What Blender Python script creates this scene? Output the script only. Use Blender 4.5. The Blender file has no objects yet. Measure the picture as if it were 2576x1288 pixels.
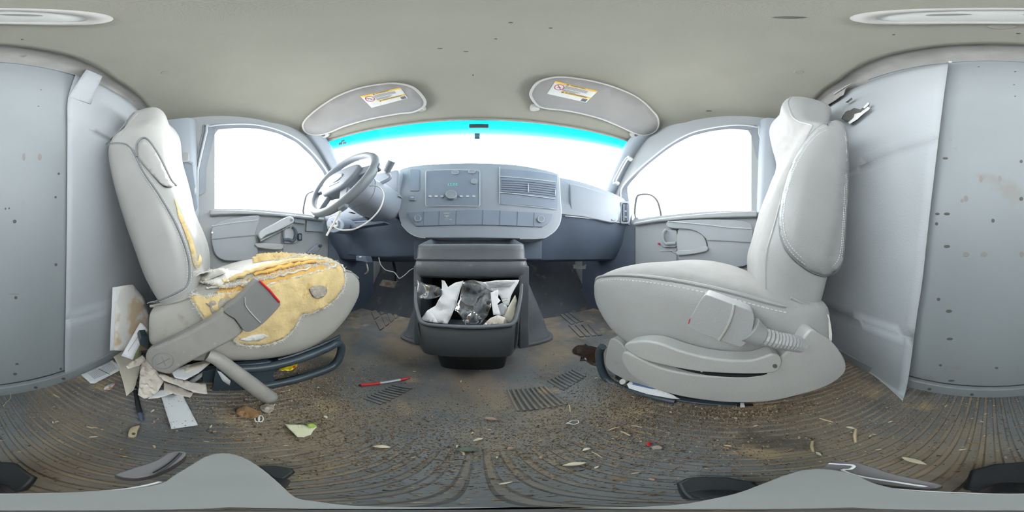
import bpy, bmesh, math, random
from mathutils import Vector, Matrix, noise
from mathutils.bvhtree import BVHTree
from mathutils.geometry import delaunay_2d_cdt

# ------------------------------------------------------------------ camera, sky, exposure
SC = bpy.context.scene
COL = SC.collection
H = .42                       # camera height above the van floor
FWD = 1202.0                  # image column that looks straight along the van (+Y)
CAM = Vector((0, 0, H))
cd = bpy.data.cameras.new('camera')
cd.type = 'PANO'
cd.panorama_type = 'EQUIRECTANGULAR' if hasattr(cd, 'panorama_type') else cd.panorama_type
try:
    cd.cycles.panorama_type = 'EQUIRECTANGULAR'
except Exception:
    pass
cd.clip_start = .005
cam = bpy.data.objects.new('camera', cd)
cam.location = CAM
cam.rotation_euler = (math.pi/2, 0, -(1288-FWD)/2576*2*math.pi)
COL.objects.link(cam)
SC.camera = cam

W = bpy.data.worlds.new('sky'); SC.world = W; W.use_nodes = True
bg = W.node_tree.nodes['Background']
bg.inputs[0].default_value = (.965, .985, 1, 1)     # flat white overcast all round
bg.inputs[1].default_value = 4.0
SC.view_settings.view_transform = 'Standard'
SC.view_settings.look = 'None'
SC.view_settings.gamma = 1
SC.view_settings.use_curve_mapping = False
SC.view_settings.exposure = 1.62
SC.cycles.max_bounces = 14
SC.cycles.diffuse_bounces = 8
SC.cycles.transparent_max_bounces = 16

R = random.Random(7)

# ------------------------------------------------------------------ geometry helpers
def ray(px, py):
    a = (px-FWD)/2576*2*math.pi; e = (644-py)/1288*math.pi
    return Vector((math.cos(e)*math.sin(a), math.cos(e)*math.cos(a), math.sin(e)))
def plane(p0, n):
    p0 = Vector(p0); n = Vector(n).normalized()
    def f(px, py, off=0.):
        d = ray(px, py); t = (p0+n*off-CAM).dot(n)/d.dot(n)
        return CAM+d*t
    f.n = n
    return f
def PX(x): return plane((x, 0, 0), (-1 if x > 0 else 1, 0, 0))
def PY(y): return plane((0, y, 0), (0, -1 if y > 0 else 1, 0))
def PZ(z): return plane((0, 0, z), (0, 0, 1 if z < H else -1))
FLOOR = PZ(.004)

def smooth(pts, n=4, closed=True):
    """Catmull-Rom through 2D/3D points"""
    P = [Vector(p) for p in pts]; m = len(P); out = []
    for i in range(m if closed else m-1):
        if closed: a, b, c, d = P[i-1], P[i], P[(i+1) % m], P[(i+2) % m]
        else: a, b, c, d = P[max(i-1, 0)], P[i], P[i+1], P[min(i+2, m-1)]
        for k in range(n):
            t = k/n
            out.append(.5*((2*b)+(c-a)*t+(2*a-5*b+4*c-d)*t*t+(3*b-a-3*c+d)*t**3))
    if not closed: out.append(P[-1].copy())
    return out
def rrect(x0, y0, x1, y1, r, n=4):
    out = []
    for cx, cy, a0 in ((x1-r, y1-r, 0), (x0+r, y1-r, 90), (x0+r, y0+r, 180), (x1-r, y0+r, 270)):
        for k in range(n+1):
            a = math.radians(a0+90*k/n); out.append((cx+r*math.cos(a), cy+r*math.sin(a)))
    return out
def ell(cx, cy, rx, ry, n=24):
    return [(cx+rx*math.cos(2*math.pi*k/n), cy+ry*math.sin(2*math.pi*k/n)) for k in range(n)]
def inside(x, y, poly):
    r = False; j = len(poly)-1
    for i in range(len(poly)):
        a, b = poly[i], poly[j]
        if (a[1] > y) != (b[1] > y) and x < (b[0]-a[0])*(y-a[1])/(b[1]-a[1])+a[0]: r = not r
        j = i
    return r

TOP = {}
def obj(name, V, Fc, mat, parent=None, sharp=40, bevel=0, bseg=2, solid=0, sub=0):
    me = bpy.data.meshes.new(name)
    V = [Vector(v) for v in V]
    loc = Vector((0, 0, 0))
    if parent is None:
        lo = Vector((min(v[i] for v in V) for i in range(3))); hi = Vector((max(v[i] for v in V) for i in range(3)))
        loc = Vector(((lo.x+hi.x)/2, (lo.y+hi.y)/2, lo.z)); V = [v-loc for v in V]
    me.from_pydata([tuple(v) for v in V], [], Fc)
    me.validate(); me.update()
    bm = bmesh.new(); bm.from_mesh(me); bmesh.ops.recalc_face_normals(bm, faces=bm.faces); bm.to_mesh(me); bm.free()
    if sharp:
        for p in me.polygons: p.use_smooth = True
        if sharp < 180: me.set_sharp_from_angle(angle=math.radians(sharp))
    if mat is not None: me.materials.append(mat)
    o = bpy.data.objects.new(name, me); COL.objects.link(o); o.location = loc
    if parent is not None: setparent(o, parent)
    else: TOP[o.name] = loc
    if solid:
        m = o.modifiers.new('solid', 'SOLIDIFY'); m.thickness = solid; m.offset = 0
    if bevel:
        m = o.modifiers.new('bevel', 'BEVEL'); m.width = bevel; m.segments = bseg; m.limit_method = 'ANGLE'
        m.angle_limit = math.radians(35); m.harden_normals = True
    if sub:
        m = o.modifiers.new('sub', 'SUBSURF'); m.levels = sub; m.render_levels = sub
    return o
def setparent(o, p):
    o.parent = p
    if p.name in TOP: o.matrix_parent_inverse = Matrix.Translation(-TOP[p.name])
def tag(o, label, cat, group=None, kind=None):
    o['label'] = label; o['category'] = cat
    if group: o['group'] = group
    if kind: o['kind'] = kind
    return o
def thing(name, label, cat, loc=(0, 0, 0), group=None, kind=None):
    o = bpy.data.objects.new(name, None); COL.objects.link(o); o.location = loc; o.empty_display_size = .05
    TOP[o.name] = Vector(loc)
    return tag(o, label, cat, group, kind)

def box(name, lo, hi, mat, parent=None, bevel=.004, bseg=2):
    (x0, y0, z0), (x1, y1, z1) = lo, hi
    V = [(x0, y0, z0), (x1, y0, z0), (x1, y1, z0), (x0, y1, z0), (x0, y0, z1), (x1, y0, z1), (x1, y1, z1), (x0, y1, z1)]
    Fc = [(0, 3, 2, 1), (4, 5, 6, 7), (0, 1, 5, 4), (1, 2, 6, 5), (2, 3, 7, 6), (3, 0, 4, 7)]
    return obj(name, V, Fc, mat, parent, bevel=bevel, bseg=bseg)
def tube_geo(path, rad, n=8, closed=False, flat=1.0, flatdir=None):
    P = [Vector(p) for p in path]; m = len(P); V = []; Fc = []
    rads = rad if isinstance(rad, (list, tuple)) else [rad]*m
    up = None
    for i in range(m):
        if closed: t = (P[(i+1) % m]-P[i-1])
        else: t = P[min(i+1, m-1)]-P[max(i-1, 0)]
        t = t.normalized() if t.length else Vector((0, 0, 1))
        if flatdir is not None: u = Vector(flatdir)
        elif up is None: u = Vector((0, 0, 1)) if abs(t.z) < .9 else Vector((1, 0, 0))
        else: u = up
        a = t.cross(u)
        a = a.normalized() if a.length > 1e-6 else t.orthogonal().normalized()
        b = a.cross(t).normalized(); up = b
        for k in range(n):
            q = 2*math.pi*k/n
            V.append(P[i]+a*math.cos(q)*rads[i]+b*math.sin(q)*rads[i]*flat)
    for i in range(m if closed else m-1):
        j = (i+1) % m
        for k in range(n):
            l = (k+1) % n
            Fc.append((i*n+k, i*n+l, j*n+l, j*n+k))
    if not closed:
        Fc.append(tuple(range(n))[::-1]); Fc.append(tuple((m-1)*n+k for k in range(n)))
    return V, Fc
def tube(name, path, rad, mat, parent=None, n=8, closed=False, flat=1., flatdir=None, sharp=50):
    V, Fc = tube_geo(path, rad, n, closed, flat, flatdir)
    return obj(name, V, Fc, mat, parent, sharp=sharp)
def slab(name, poly, surf, thick, mat, parent=None, bevel=.004, bseg=2, off=0.):
    """closed px outline put on a surface and given thickness away from the viewer (thick: vector or number along -normal)"""
    A = [surf(p[0], p[1], off) for p in poly] if off else [surf(p[0], p[1]) for p in poly]
    tv = Vector(thick) if not isinstance(thick, (int, float)) else -surf.n*thick
    n = len(A); V = A+[a+tv for a in A]
    Fc = [tuple(range(n)), tuple(range(2*n-1, n-1, -1))]+[(i, i+n, (i+1) % n+n, (i+1) % n) for i in range(n)]
    return obj(name, V, Fc, mat, parent, bevel=bevel, bseg=bseg)
def loft(sections, cap=True):
    n = len(sections[0]); V = [v for s in sections for v in s]; Fc = []
    for i in range(len(sections)-1):
        for k in range(n):
            l = (k+1) % n
            Fc.append((i*n+k, i*n+l, (i+1)*n+l, (i+1)*n+k))
    if cap: Fc += [tuple(range(n)), tuple((len(sections)-1)*n+k for k in range(n))]
    return V, Fc
def spow(c, e): return math.copysign(abs(c)**e, c)
def sring(n, e):
    return [(spow(math.cos(2*math.pi*k/n), e), spow(math.sin(2*math.pi*k/n), e)) for k in range(n)]
def patch_geo(poly, step, jit=.25, torn=0., dens=None):
    """triangulated 2D patch: outline kept, interior filled with a jittered grid"""
    B = []
    m = len(poly)
    for i in range(m):
        a = Vector(poly[i][:2]); b = Vector(poly[(i+1) % m][:2]); k = max(1, int((b-a).length/(dens or step)))
        for j in range(k):
            p = a.lerp(b, j/k)
            if torn and j: p = p+Vector((R.uniform(-torn, torn), R.uniform(-torn, torn)))
            B.append(p)
    nb = len(B); P = list(B)
    x0 = min(p.x for p in B); x1 = max(p.x for p in B); y0 = min(p.y for p in B); y1 = max(p.y for p in B)
    y = y0+step*.5
    row = 0
    while y < y1:
        x = x0+step*(.5 if row % 2 else 0.)
        while x < x1:
            q = Vector((x+R.uniform(-jit, jit)*step, y+R.uniform(-jit, jit)*step))
            if inside(q.x, q.y, B) and min((q-b).length for b in B) > step*.35: P.append(q)
            x += step
        y += step*.87; row += 1
    r = delaunay_2d_cdt(P, [(i, (i+1) % nb) for i in range(nb)], [tuple(range(nb))], 1, 1e-5)
    return r[0], r[2]
def nz(p, s, seed=0.): return noise.noise(Vector(p)*s+Vector((seed, seed*1.7, -seed)))
def patch(name, poly, surf, mat, parent=None, step=8, amp=.0, ns=40., lift=0., torn=0., solid=.0006, seed=None, bumpy=None, sharp=30, dens=None):
    """thin crumpled sheet: px outline on a surface, pushed in and out along the surface normal"""
    seed = R.uniform(0, 50) if seed is None else seed
    P, T = patch_geo(poly, step, torn=torn, dens=dens)
    V = []
    for p in P:
        v = surf(p.x, p.y)
        n = surf.n if getattr(surf, 'n', None) is not None else (CAM-v).normalized()
        d = amp*(nz(v, ns, seed)+.5*nz(v, ns*2.3, seed+9)) if amp else 0
        if amp and lift: d = abs(d)
        V.append(v+n*(lift+d+(bumpy(p.x, p.y) if bumpy else 0)))
    return obj(name, V, [tuple(t) for t in T], mat, parent, sharp=sharp, solid=solid)
def on_bvh(bvh, fallback, off=0.):
    def f(px, py):
        d = ray(px, py); h = bvh.ray_cast(CAM, d)
        if h[0] is None: return fallback(px, py)
        n = h[1] if h[1].dot(d) < 0 else -h[1]
        return h[0]+n*off
    f.n = None
    return f
def text(name, s, mat, parent, origin, ux, uy, size, ext=.0003):
    c = bpy.data.curves.new('t', 'FONT'); c.body = s; c.size = size; c.extrude = ext; c.resolution_u = 2
    c.align_x = 'CENTER'; c.align_y = 'CENTER'
    t = bpy.data.objects.new('t', c); COL.objects.link(t)
    dg = bpy.context.evaluated_depsgraph_get(); me = bpy.data.meshes.new_from_object(t.evaluated_get(dg))
    bpy.data.objects.remove(t)
    ux = Vector(ux).normalized(); uy = Vector(uy).normalized(); un = ux.cross(uy)
    V = [Vector(origin)+ux*v.co.x+uy*v.co.y+un*v.co.z for v in me.vertices]
    Fc = [tuple(p.vertices) for p in me.polygons]
    return obj(name, V, Fc, mat, parent, sharp=0)

# ------------------------------------------------------------------ materials
def lin(r, g, b):
    f = lambda c: (c/255/12.92) if c/255 <= .04045 else ((c/255+.055)/1.055)**2.4
    return (f(r), f(g), f(b), 1)
def kl(k, r, g, b):
    return tuple(v*k for v in lin(r, g, b)[:3])+(1,)
def M(name, c, rough=.5, var=.12, ns=6., bump=0., bs=150., metal=0., spec=.5, c2=None, spots=None, detail=4., sheen=0.):
    """principled with a slightly mottled colour, optional stain colour (spots=(colour, threshold, scale)) and fine relief"""
    m = bpy.data.materials.new(name); m.use_nodes = True
    N = m.node_tree.nodes; L = m.node_tree.links; b = N['Principled BSDF']
    b.inputs['Roughness'].default_value = rough; b.inputs['Metallic'].default_value = metal
    b.inputs['Specular IOR Level'].default_value = spec
    if sheen: b.inputs['Sheen Weight'].default_value = sheen
    tc = N.new('ShaderNodeNewGeometry')
    n1 = N.new('ShaderNodeTexNoise'); n1.inputs['Scale'].default_value = ns; n1.inputs['Detail'].default_value = detail
    L.new(tc.outputs['Position'], n1.inputs['Vector'])
    mx = N.new('ShaderNodeMix'); mx.data_type = 'RGBA'
    mr = N.new('ShaderNodeMapRange'); mr.inputs[1].default_value = .32; mr.inputs[2].default_value = .68
    L.new(n1.outputs['Fac'], mr.inputs[0]); L.new(mr.outputs[0], mx.inputs[0])
    d = c2 or tuple(v*(1-var) for v in c[:3])+(1,)
    u = c if c2 else tuple(min(1, v*(1+var)) for v in c[:3])+(1,)
    mx.inputs[6].default_value = u; mx.inputs[7].default_value = d
    out = mx.outputs[2]
    for (sc, th, ss) in (spots or []):
        n2 = N.new('ShaderNodeTexNoise'); n2.inputs['Scale'].default_value = ss; n2.inputs['Detail'].default_value = 6
        L.new(tc.outputs['Position'], n2.inputs['Vector'])
        r2 = N.new('ShaderNodeMapRange'); r2.inputs[1].default_value = th; r2.inputs[2].default_value = th+.07
        L.new(n2.outputs['Fac'], r2.inputs[0])
        m2 = N.new('ShaderNodeMix'); m2.data_type = 'RGBA'
        L.new(r2.outputs[0], m2.inputs[0]); L.new(out, m2.inputs[6]); m2.inputs[7].default_value = sc
        out = m2.outputs[2]
    L.new(out, b.inputs['Base Color'])
    if bump:
        n3 = N.new('ShaderNodeTexNoise'); n3.inputs['Scale'].default_value = bs; n3.inputs['Detail'].default_value = 3
        L.new(tc.outputs['Position'], n3.inputs['Vector'])
        bp = N.new('ShaderNodeBump'); bp.inputs['Strength'].default_value = bump; bp.inputs['Distance'].default_value = .002
        L.new(n3.outputs['Fac'], bp.inputs['Height']); L.new(bp.outputs[0], b.inputs['Normal'])
    m.diffuse_color = c
    return m
def emis(name, c, s):
    m = bpy.data.materials.new(name); m.use_nodes = True; b = m.node_tree.nodes['Principled BSDF']
    b.inputs['Base Color'].default_value = c; b.inputs['Emission Color'].default_value = c; b.inputs['Emission Strength'].default_value = s
    return m
def glass(name, band=False, gloss=.05, tint=(1, 1, 1, 1)):
    m = bpy.data.materials.new(name); m.use_nodes = True
    N = m.node_tree.nodes; L = m.node_tree.links; N.clear()
    o = N.new('ShaderNodeOutputMaterial'); t = N.new('ShaderNodeBsdfTransparent'); g = N.new('ShaderNodeBsdfGlossy'); x = N.new('ShaderNodeMixShader')
    g.inputs['Roughness'].default_value = .02; x.inputs[0].default_value = gloss
    t.inputs[0].default_value = tint
    if band:
        uv = N.new('ShaderNodeUVMap'); sp = N.new('ShaderNodeSeparateXYZ'); L.new(uv.outputs[0], sp.inputs[0])
        cr = N.new('ShaderNodeValToRGB')
        e = cr.color_ramp.elements
        e[0].position = 0.; e[0].color = (.0, .085, .125, 1)
        e[1].position = .26; e[1].color = (1, 1, 1, 1)
        for p, c in ((.09, (.004, .105, .125, 1)), (.135, (.03, .16, .19, 1)), (.185, (.22, .40, .44, 1))):
            q = e.new(p); q.color = c
        L.new(sp.outputs[1], cr.inputs[0]); L.new(cr.outputs[0], t.inputs[0])
    L.new(t.outputs[0], x.inputs[1]); L.new(g.outputs[0], x.inputs[2]); L.new(x.outputs[0], o.inputs[0])
    return m

m_head = M('headliner cloth', kl(.50, 196, 194, 180), .95, .04, 5, .35, 900, spec=.1)
m_part = M('painted steel', kl(.56, 190, 197, 200), .5, .05, 4, .04, 40, spots=[(kl(.54, 188, 187, 184), .66, 7), (kl(.51, 184, 191, 194), .70, 30)])
m_vsheet = M('grey vinyl sheet', kl(.9, 186, 191, 195), .55, .03, 5, .35, 260)
m_roofstrip = M('grey foam strip', lin(150, 148, 144), .9, .12, 14, .3, 120, spots=[(lin(120, 118, 116), .68, 22)])
m_vinyl = M('seat vinyl', kl(.74, 186, 188, 186), .42, .05, 9, .22, 420, spots=[(kl(.72, 176, 174, 168), .72, 14)])
m_leather = M('grey leatherette', kl(.9, 184, 183, 179), .33, .05, 7, .12, 350)
m_leathworn = M('driver cushion vinyl', lin(176, 174, 166), .5, .08, 9, .15, 350, spots=[(lin(150, 142, 124), .66, 13)])
m_door = M('door plastic', kl(.86, 176, 180, 182), .55, .03, 6, .12, 500)
m_door2 = M('door insert vinyl', kl(.86, 164, 170, 175), .5, .03, 6, .15, 400)
m_frame = M('door frame rubber grey', lin(130, 137, 146), .5, .05, 6)
m_seal = M('pale seal', lin(190, 196, 200), .5, .03, 6)
m_pillar = M('pillar plastic', lin(158, 166, 174), .5, .03, 6, .1, 500)
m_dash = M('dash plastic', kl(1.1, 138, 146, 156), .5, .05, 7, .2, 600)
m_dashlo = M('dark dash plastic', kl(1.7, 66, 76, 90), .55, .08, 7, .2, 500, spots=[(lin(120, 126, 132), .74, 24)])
m_panel = M('dash panel', kl(1.3, 112, 122, 136), .45, .05, 8)
m_cons = M('console plastic', kl(1.4, 82, 86, 91), .42, .10, 9, .3, 380, spots=[(lin(132, 126, 116), .68, 26)])
m_consdk = M('console bin plastic', kl(.9, 66, 71, 75), .45, .08, 9, .15, 380)
m_black = M('black plastic', lin(38, 42, 46), .4, .1, 9, .1, 300)
m_riser = M('riser plastic', lin(62, 74, 82), .38, .12, 12, .15, 250, spots=[(lin(120, 112, 96), .66, 18)])
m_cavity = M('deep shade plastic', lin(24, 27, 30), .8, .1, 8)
m_carpet = M('toe board rubber', lin(70, 76, 84), .8, .15, 9, .3, 120, spots=[(lin(104, 100, 92), .62, 10)])
m_foam = M('torn seat foam', lin(222, 198, 146), .95, .12, 26, .8, 160, spec=.1, spots=[(lin(206, 176, 116), .60, 30), (lin(166, 146, 112), .72, 45)])
m_foam2 = M('inner foam', lin(226, 184, 104), .95, .12, 22, .5, 160, spec=.1)
m_lint = M('frayed white cloth', lin(226, 224, 218), .95, .1, 60, .6, 240, spec=.1)
m_lintgrey = M('grey lint', lin(176, 168, 156), .95, .2, 80, .9, 300, spec=.1)
m_paper = M('white paper', lin(232, 234, 236), .8, .02, 8)
m_paperd = M('soiled tissue', lin(222, 214, 202), .9, .04, 20, spots=[(lin(200, 180, 156), .68, 30)])
m_cream = M('cream paper', lin(228, 222, 204), .85, .03, 10)
m_stain = M('stained paper', lin(228, 226, 222), .85, .03, 8, spots=[(lin(206, 186, 156), .50, 9)])
m_print = M('printed grey', lin(92, 96, 104), .8, .1, 90)
m_white = M('white plastic', lin(236, 236, 234), .4, .02, 8)
m_wire = M('white cord', lin(236, 236, 232), .45, .02, 8)
m_red = M('red plastic', lin(206, 40, 52), .35, .05, 8)
m_silver = M('silver plastic', lin(178, 180, 184), .3, .05, 8, metal=.4)
m_chrome = M('chrome', lin(205, 208, 212), .18, .03, 8, metal=.9)
m_pedal = M('worn steel', lin(168, 160, 152), .4, .25, 50, metal=.5)
m_yellow = M('label yellow', kl(.75, 240, 196, 84), .6, .03, 8)
m_label = M('label white', kl(.72, 226, 228, 222), .6, .02, 8)
m_sign = M('label red ring', lin(168, 62, 92), .6, .03, 8)
m_visor = M('visor cloth', kl(.55, 186, 184, 182), .9, .04, 8, .3, 700, spec=.15)
m_stitch = M('pale stitching', lin(222, 224, 226), .7, .03, 9)
m_seam = M('seam groove', lin(140, 142, 144), .7, .05, 9)
m_grip = M('wheel grip', lin(128, 134, 140), .45, .05, 9, .2, 300)
m_wheelpad = M('wheel pad', lin(122, 130, 140), .5, .05, 9, .25, 420)
m_belt = M('belt webbing', lin(140, 150, 162), .8, .05, 9, .3, 900)
m_buckleL = M('worn buckle sleeve', lin(158, 156, 150), .5, .07, 20, .2, 300, spots=[(lin(186, 184, 178), .66, 30)])
m_bucklecap = M('buckle cap', lin(128, 128, 126), .45, .05, 12, .15, 300)
m_shield = M('seat side shield', lin(176, 177, 174), .42, .05, 9, .25, 380, spots=[(lin(170, 162, 144), .66, 9), (lin(204, 206, 208), .74, 40)])
m_buckleR = M('buckle grey', kl(.85, 176, 178, 178), .45, .03, 9, .2, 380)
m_cyan = emis('clock digits', (.12, .62, .56, 1), .16)
m_hole = M('bolt hole', lin(92, 92, 88), .8, .1, 30)
m_lens = M('dome lens', lin(190, 192, 188), .35, .04, 30, .3, 120)
m_bulb = M('dark bulb', lin(132, 130, 124), .6, .05, 9)  # own grey of the two dark bulbs in the dome lamp
m_pale = M('headliner trim', kl(.72, 206, 204, 198), .7, .03, 9)
m_stand = M('stand grey', kl(.6, 166, 170, 168), .5, .06, 14)
m_standclip = M('stand clip', lin(112, 110, 112), .35, .08, 14)
m_leaf = M('dry pale leaf', lin(214, 208, 178), .8, .08, 60)
m_leafg = M('dull green leaf', lin(104, 116, 100), .7, .15, 60)
m_leafp = M('pinkish dead leaf', lin(170, 142, 126), .8, .1, 60)
m_brown = M('brown scrap', lin(150, 118, 84), .85, .2, 60)
m_chip = M('wood chip', lin(206, 188, 152), .9, .15, 60)
m_green = M('green paper', lin(156, 178, 112), .8, .08, 30)
m_wyel = M('yellow wrapper', lin(240, 220, 40), .4, .05, 20, spots=[(lin(226, 84, 40), .56, 40)])
m_blue = M('print blue', lin(92, 128, 176), .7, .04, 10)
m_glass = glass('window glass', gloss=.03)
m_wind = glass('windshield glass', band=True, gloss=.03)
m_film = glass('clear film', gloss=.22, tint=(.86, .88, .9, 1))
m_mirror = M('mirror glass', lin(235, 238, 240), .05, .01, 4, metal=1)
m_mirrorcase = M('mirror case', lin(205, 208, 212), .5, .05, 9)
def fabric():
    m = M('knit seat cloth', kl(.78, 202, 202, 199), .95, .06, 30, spec=.1, sheen=.3)
    N = m.node_tree.nodes; L = m.node_tree.links
    g = N.new('ShaderNodeNewGeometry'); w = N.new('ShaderNodeTexWave'); w.inputs['Scale'].default_value = 95; w.inputs['Distortion'].default_value = 14
    w.inputs['Detail'].default_value = 3; w.inputs['Detail Scale'].default_value = 22
    L.new(g.outputs['Position'], w.inputs['Vector'])
    mul = N.new('ShaderNodeMix'); mul.data_type = 'RGBA'; mul.blend_type = 'MULTIPLY'
    b = N['Principled BSDF']; src = b.inputs['Base Color'].links[0].from_socket
    mr = N.new('ShaderNodeMapRange'); mr.inputs[3].default_value = .66; mr.inputs[4].default_value = 1.12
    L.new(w.outputs['Fac'], mr.inputs[0]); mul.inputs[0].default_value = 1
    L.new(src, mul.inputs[6]); L.new(mr.outputs[0], mul.inputs[7]); L.new(mul.outputs[2], b.inputs['Base Color'])
    bp = N.new('ShaderNodeBump'); bp.inputs['Strength'].default_value = .5; bp.inputs['Distance'].default_value = .002
    L.new(w.outputs['Fac'], bp.inputs['Height']); L.new(bp.outputs[0], b.inputs['Normal'])
    return m
m_fabric = fabric()
def floor_mat():
    m = bpy.data.materials.new('ribbed rubber mat'); m.use_nodes = True
    N = m.node_tree.nodes; L = m.node_tree.links; b = N['Principled BSDF']
    g = N.new('ShaderNodeNewGeometry'); sp = N.new('ShaderNodeSeparateXYZ'); L.new(g.outputs['Position'], sp.inputs[0])
    def NZ(s, d=5):
        n = N.new('ShaderNodeTexNoise'); n.inputs['Scale'].default_value = s; n.inputs['Detail'].default_value = d; L.new(g.outputs['Position'], n.inputs['Vector']); return n.outputs['Fac']
    def MR(src, a, c, lo=0., hi=1.):
        r = N.new('ShaderNodeMapRange'); r.inputs[1].default_value = a; r.inputs[2].default_value = c; r.inputs[3].default_value = lo; r.inputs[4].default_value = hi; L.new(src, r.inputs[0]); return r.outputs[0]
    def MA(op, a, c):
        r = N.new('ShaderNodeMath'); r.operation = op
        for i, v in enumerate((a, c)):
            if isinstance(v, (int, float)): r.inputs[i].default_value = v
            else: L.new(v, r.inputs[i])
        return r.outputs[0]
    def MX(f, a, c):
        r = N.new('ShaderNodeMix'); r.data_type = 'RGBA'; L.new(f, r.inputs[0])
        for i, v in ((6, a), (7, c)):
            if isinstance(v, tuple): r.inputs[i].default_value = v
            else: L.new(v, r.inputs[i])
        return r.outputs[2]
    rub = MX(MR(NZ(5), .35, .65), lin(116, 119, 121), lin(90, 92, 93))
    groove = MR(sp.outputs[2], -.0005, -.0026)                 # 1 down in the grooves, where the dust collects
    dust = MX(MR(NZ(14), .35, .65), lin(172, 152, 126), lin(146, 130, 110))
    f1 = MA('MULTIPLY', groove, MR(NZ(6.), .40, .60, .1, .85))
    c = MX(f1, rub, dust)
    f2 = MR(NZ(4.2, 8), .44, .60)                              # trodden dirt
    c = MX(MA('MULTIPLY', f2, .75), c, lin(146, 132, 112))
    c = MX(MR(NZ(9., 8), .60, .70), c, lin(166, 148, 120))
    c = MX(MA('MULTIPLY', MR(NZ(7.5, 8), .60, .68), .8), c, lin(92, 86, 80))
    L.new(c, b.inputs['Base Color'])
    L.new(MR(NZ(11), .3, .7, .42, .8), b.inputs['Roughness'])
    bp = N.new('ShaderNodeBump'); bp.inputs['Strength'].default_value = .4; bp.inputs['Distance'].default_value = .002
    L.new(NZ(160, 4), bp.inputs['Height']); L.new(bp.outputs[0], b.inputs['Normal'])
    return m
m_floor = floor_mat()
def attr_mat(name):
    m = bpy.data.materials.new(name); m.use_nodes = True
    a = m.node_tree.nodes.new('ShaderNodeAttribute'); a.attribute_name = 'tone'
    b = m.node_tree.nodes['Principled BSDF']; b.inputs['Roughness'].default_value = .9
    m.node_tree.links.new(a.outputs['Color'], b.inputs['Base Color'])
    return m
m_grit = attr_mat('grit')

# ------------------------------------------------------------------ the van body
def struct(o, label, cat):
    return tag(o, label, cat, kind='structure')
# floor: moulded rubber, ribbed behind and between the seats, plain towards the dash
PER = .0165
V = []; xs = []
x = -.90
while x < .90:
    for fx, z in ((0, -.003), (.18, -.003), (.30, 0.), (.80, 0.), (.92, -.003)):
        xs.append((x+fx*PER, z))
    x += PER
ys = [-.45, -.25, -.1, .03, .14, .165]
Fc = []
for j, y in enumerate(ys):
    for (x, z) in xs:
        V.append((x, y, z if j < len(ys)-1 else 0.))
n = len(xs)
for j in range(len(ys)-1):
    for i in range(n-1): Fc.append((j*n+i, j*n+i+1, (j+1)*n+i+1, (j+1)*n+i))
floor = obj('floor', V, Fc, m_floor, sharp=20)
struct(floor, 'dirty grey ribbed rubber floor of the van', 'floor')
# plain front half with a few soft dents
V = []; Fc = []; NX, NY = 60, 34
for j in range(NY+1):
    for i in range(NX+1):
        x = -.92+1.84*i/NX; y = .165+.86*j/NY
        V.append((x, y, (0 if j == 0 else .0012*nz((x, y, 0), 7)+.0006*nz((x, y, 3), 22)-.0006)))
for j in range(NY):
    for i in range(NX): Fc.append((j*(NX+1)+i, j*(NX+1)+i+1, (j+1)*(NX+1)+i+1, (j+1)*(NX+1)+i))
obj('plain_mat', V, Fc, m_floor, floor, sharp=180)
# raised tread bars pressed into the mat in the footwells and before the console
def tread(quad, nu, nv, gap=.3):
    a, b, c, d = [FLOOR(*p) for p in quad]
    for i in range(nu):
        for j in range(nv):
            u0 = (i+gap/2)/nu; u1 = (i+1-gap/2)/nu; v0 = (j+.08)/nv; v1 = (j+.92)/nv
            P = [a.lerp(b, u).lerp(d.lerp(c, u), v) for u, v in ((u0, v0), (u1, v0), (u1, v1), (u0, v1))]
            base = [Vector((p.x, p.y, -.004)) for p in P]; up = [Vector((p.x, p.y, .0055)) for p in P]
            obj('tread_bar', base+up, [(4, 5, 6, 7), (0, 1, 5, 4), (1, 2, 6, 5), (2, 3, 7, 6), (3, 0, 4, 7)], m_floor, floor, bevel=.0015, bseg=1)
tread([(1395, 780), (1425, 775), (1475, 810), (1440, 820)], 3, 1)
tread([(1425, 815), (1490, 812), (1520, 845), (1460, 850)], 4, 1)
tread([(930, 785), (1000, 745), (1012, 790), (955, 835)], 5, 2)
tread([(1270, 975), (1370, 965), (1440, 1020), (1300, 1040)], 9, 1, .45)
tread([(1370, 955), (1440, 925), (1480, 945), (1420, 985)], 8, 1, .45)
tread([(905, 1000), (985, 965), (1045, 975), (960, 1020)], 9, 1, .45)

# toe board and firewall
V = []; Fc = []
prof = [(.94, -.01), (1.02, .03), (1.12, .12), (1.24, .28), (1.30, .50), (1.40, .86)]
for (y, z) in prof:
    for i in range(21):
        x = -.92+1.84*i/20
        V.append((x, y+.05*math.cos(x*6)*min(1, z*4), z))
for j in range(len(prof)-1):
    for i in range(20): Fc.append((j*21+i, j*21+i+1, (j+1)*21+i+1, (j+1)*21+i))
struct(obj('wall_front', V, Fc, m_carpet, sharp=180), 'dark rubber toe board rising under the dashboard', 'toe board')

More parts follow.
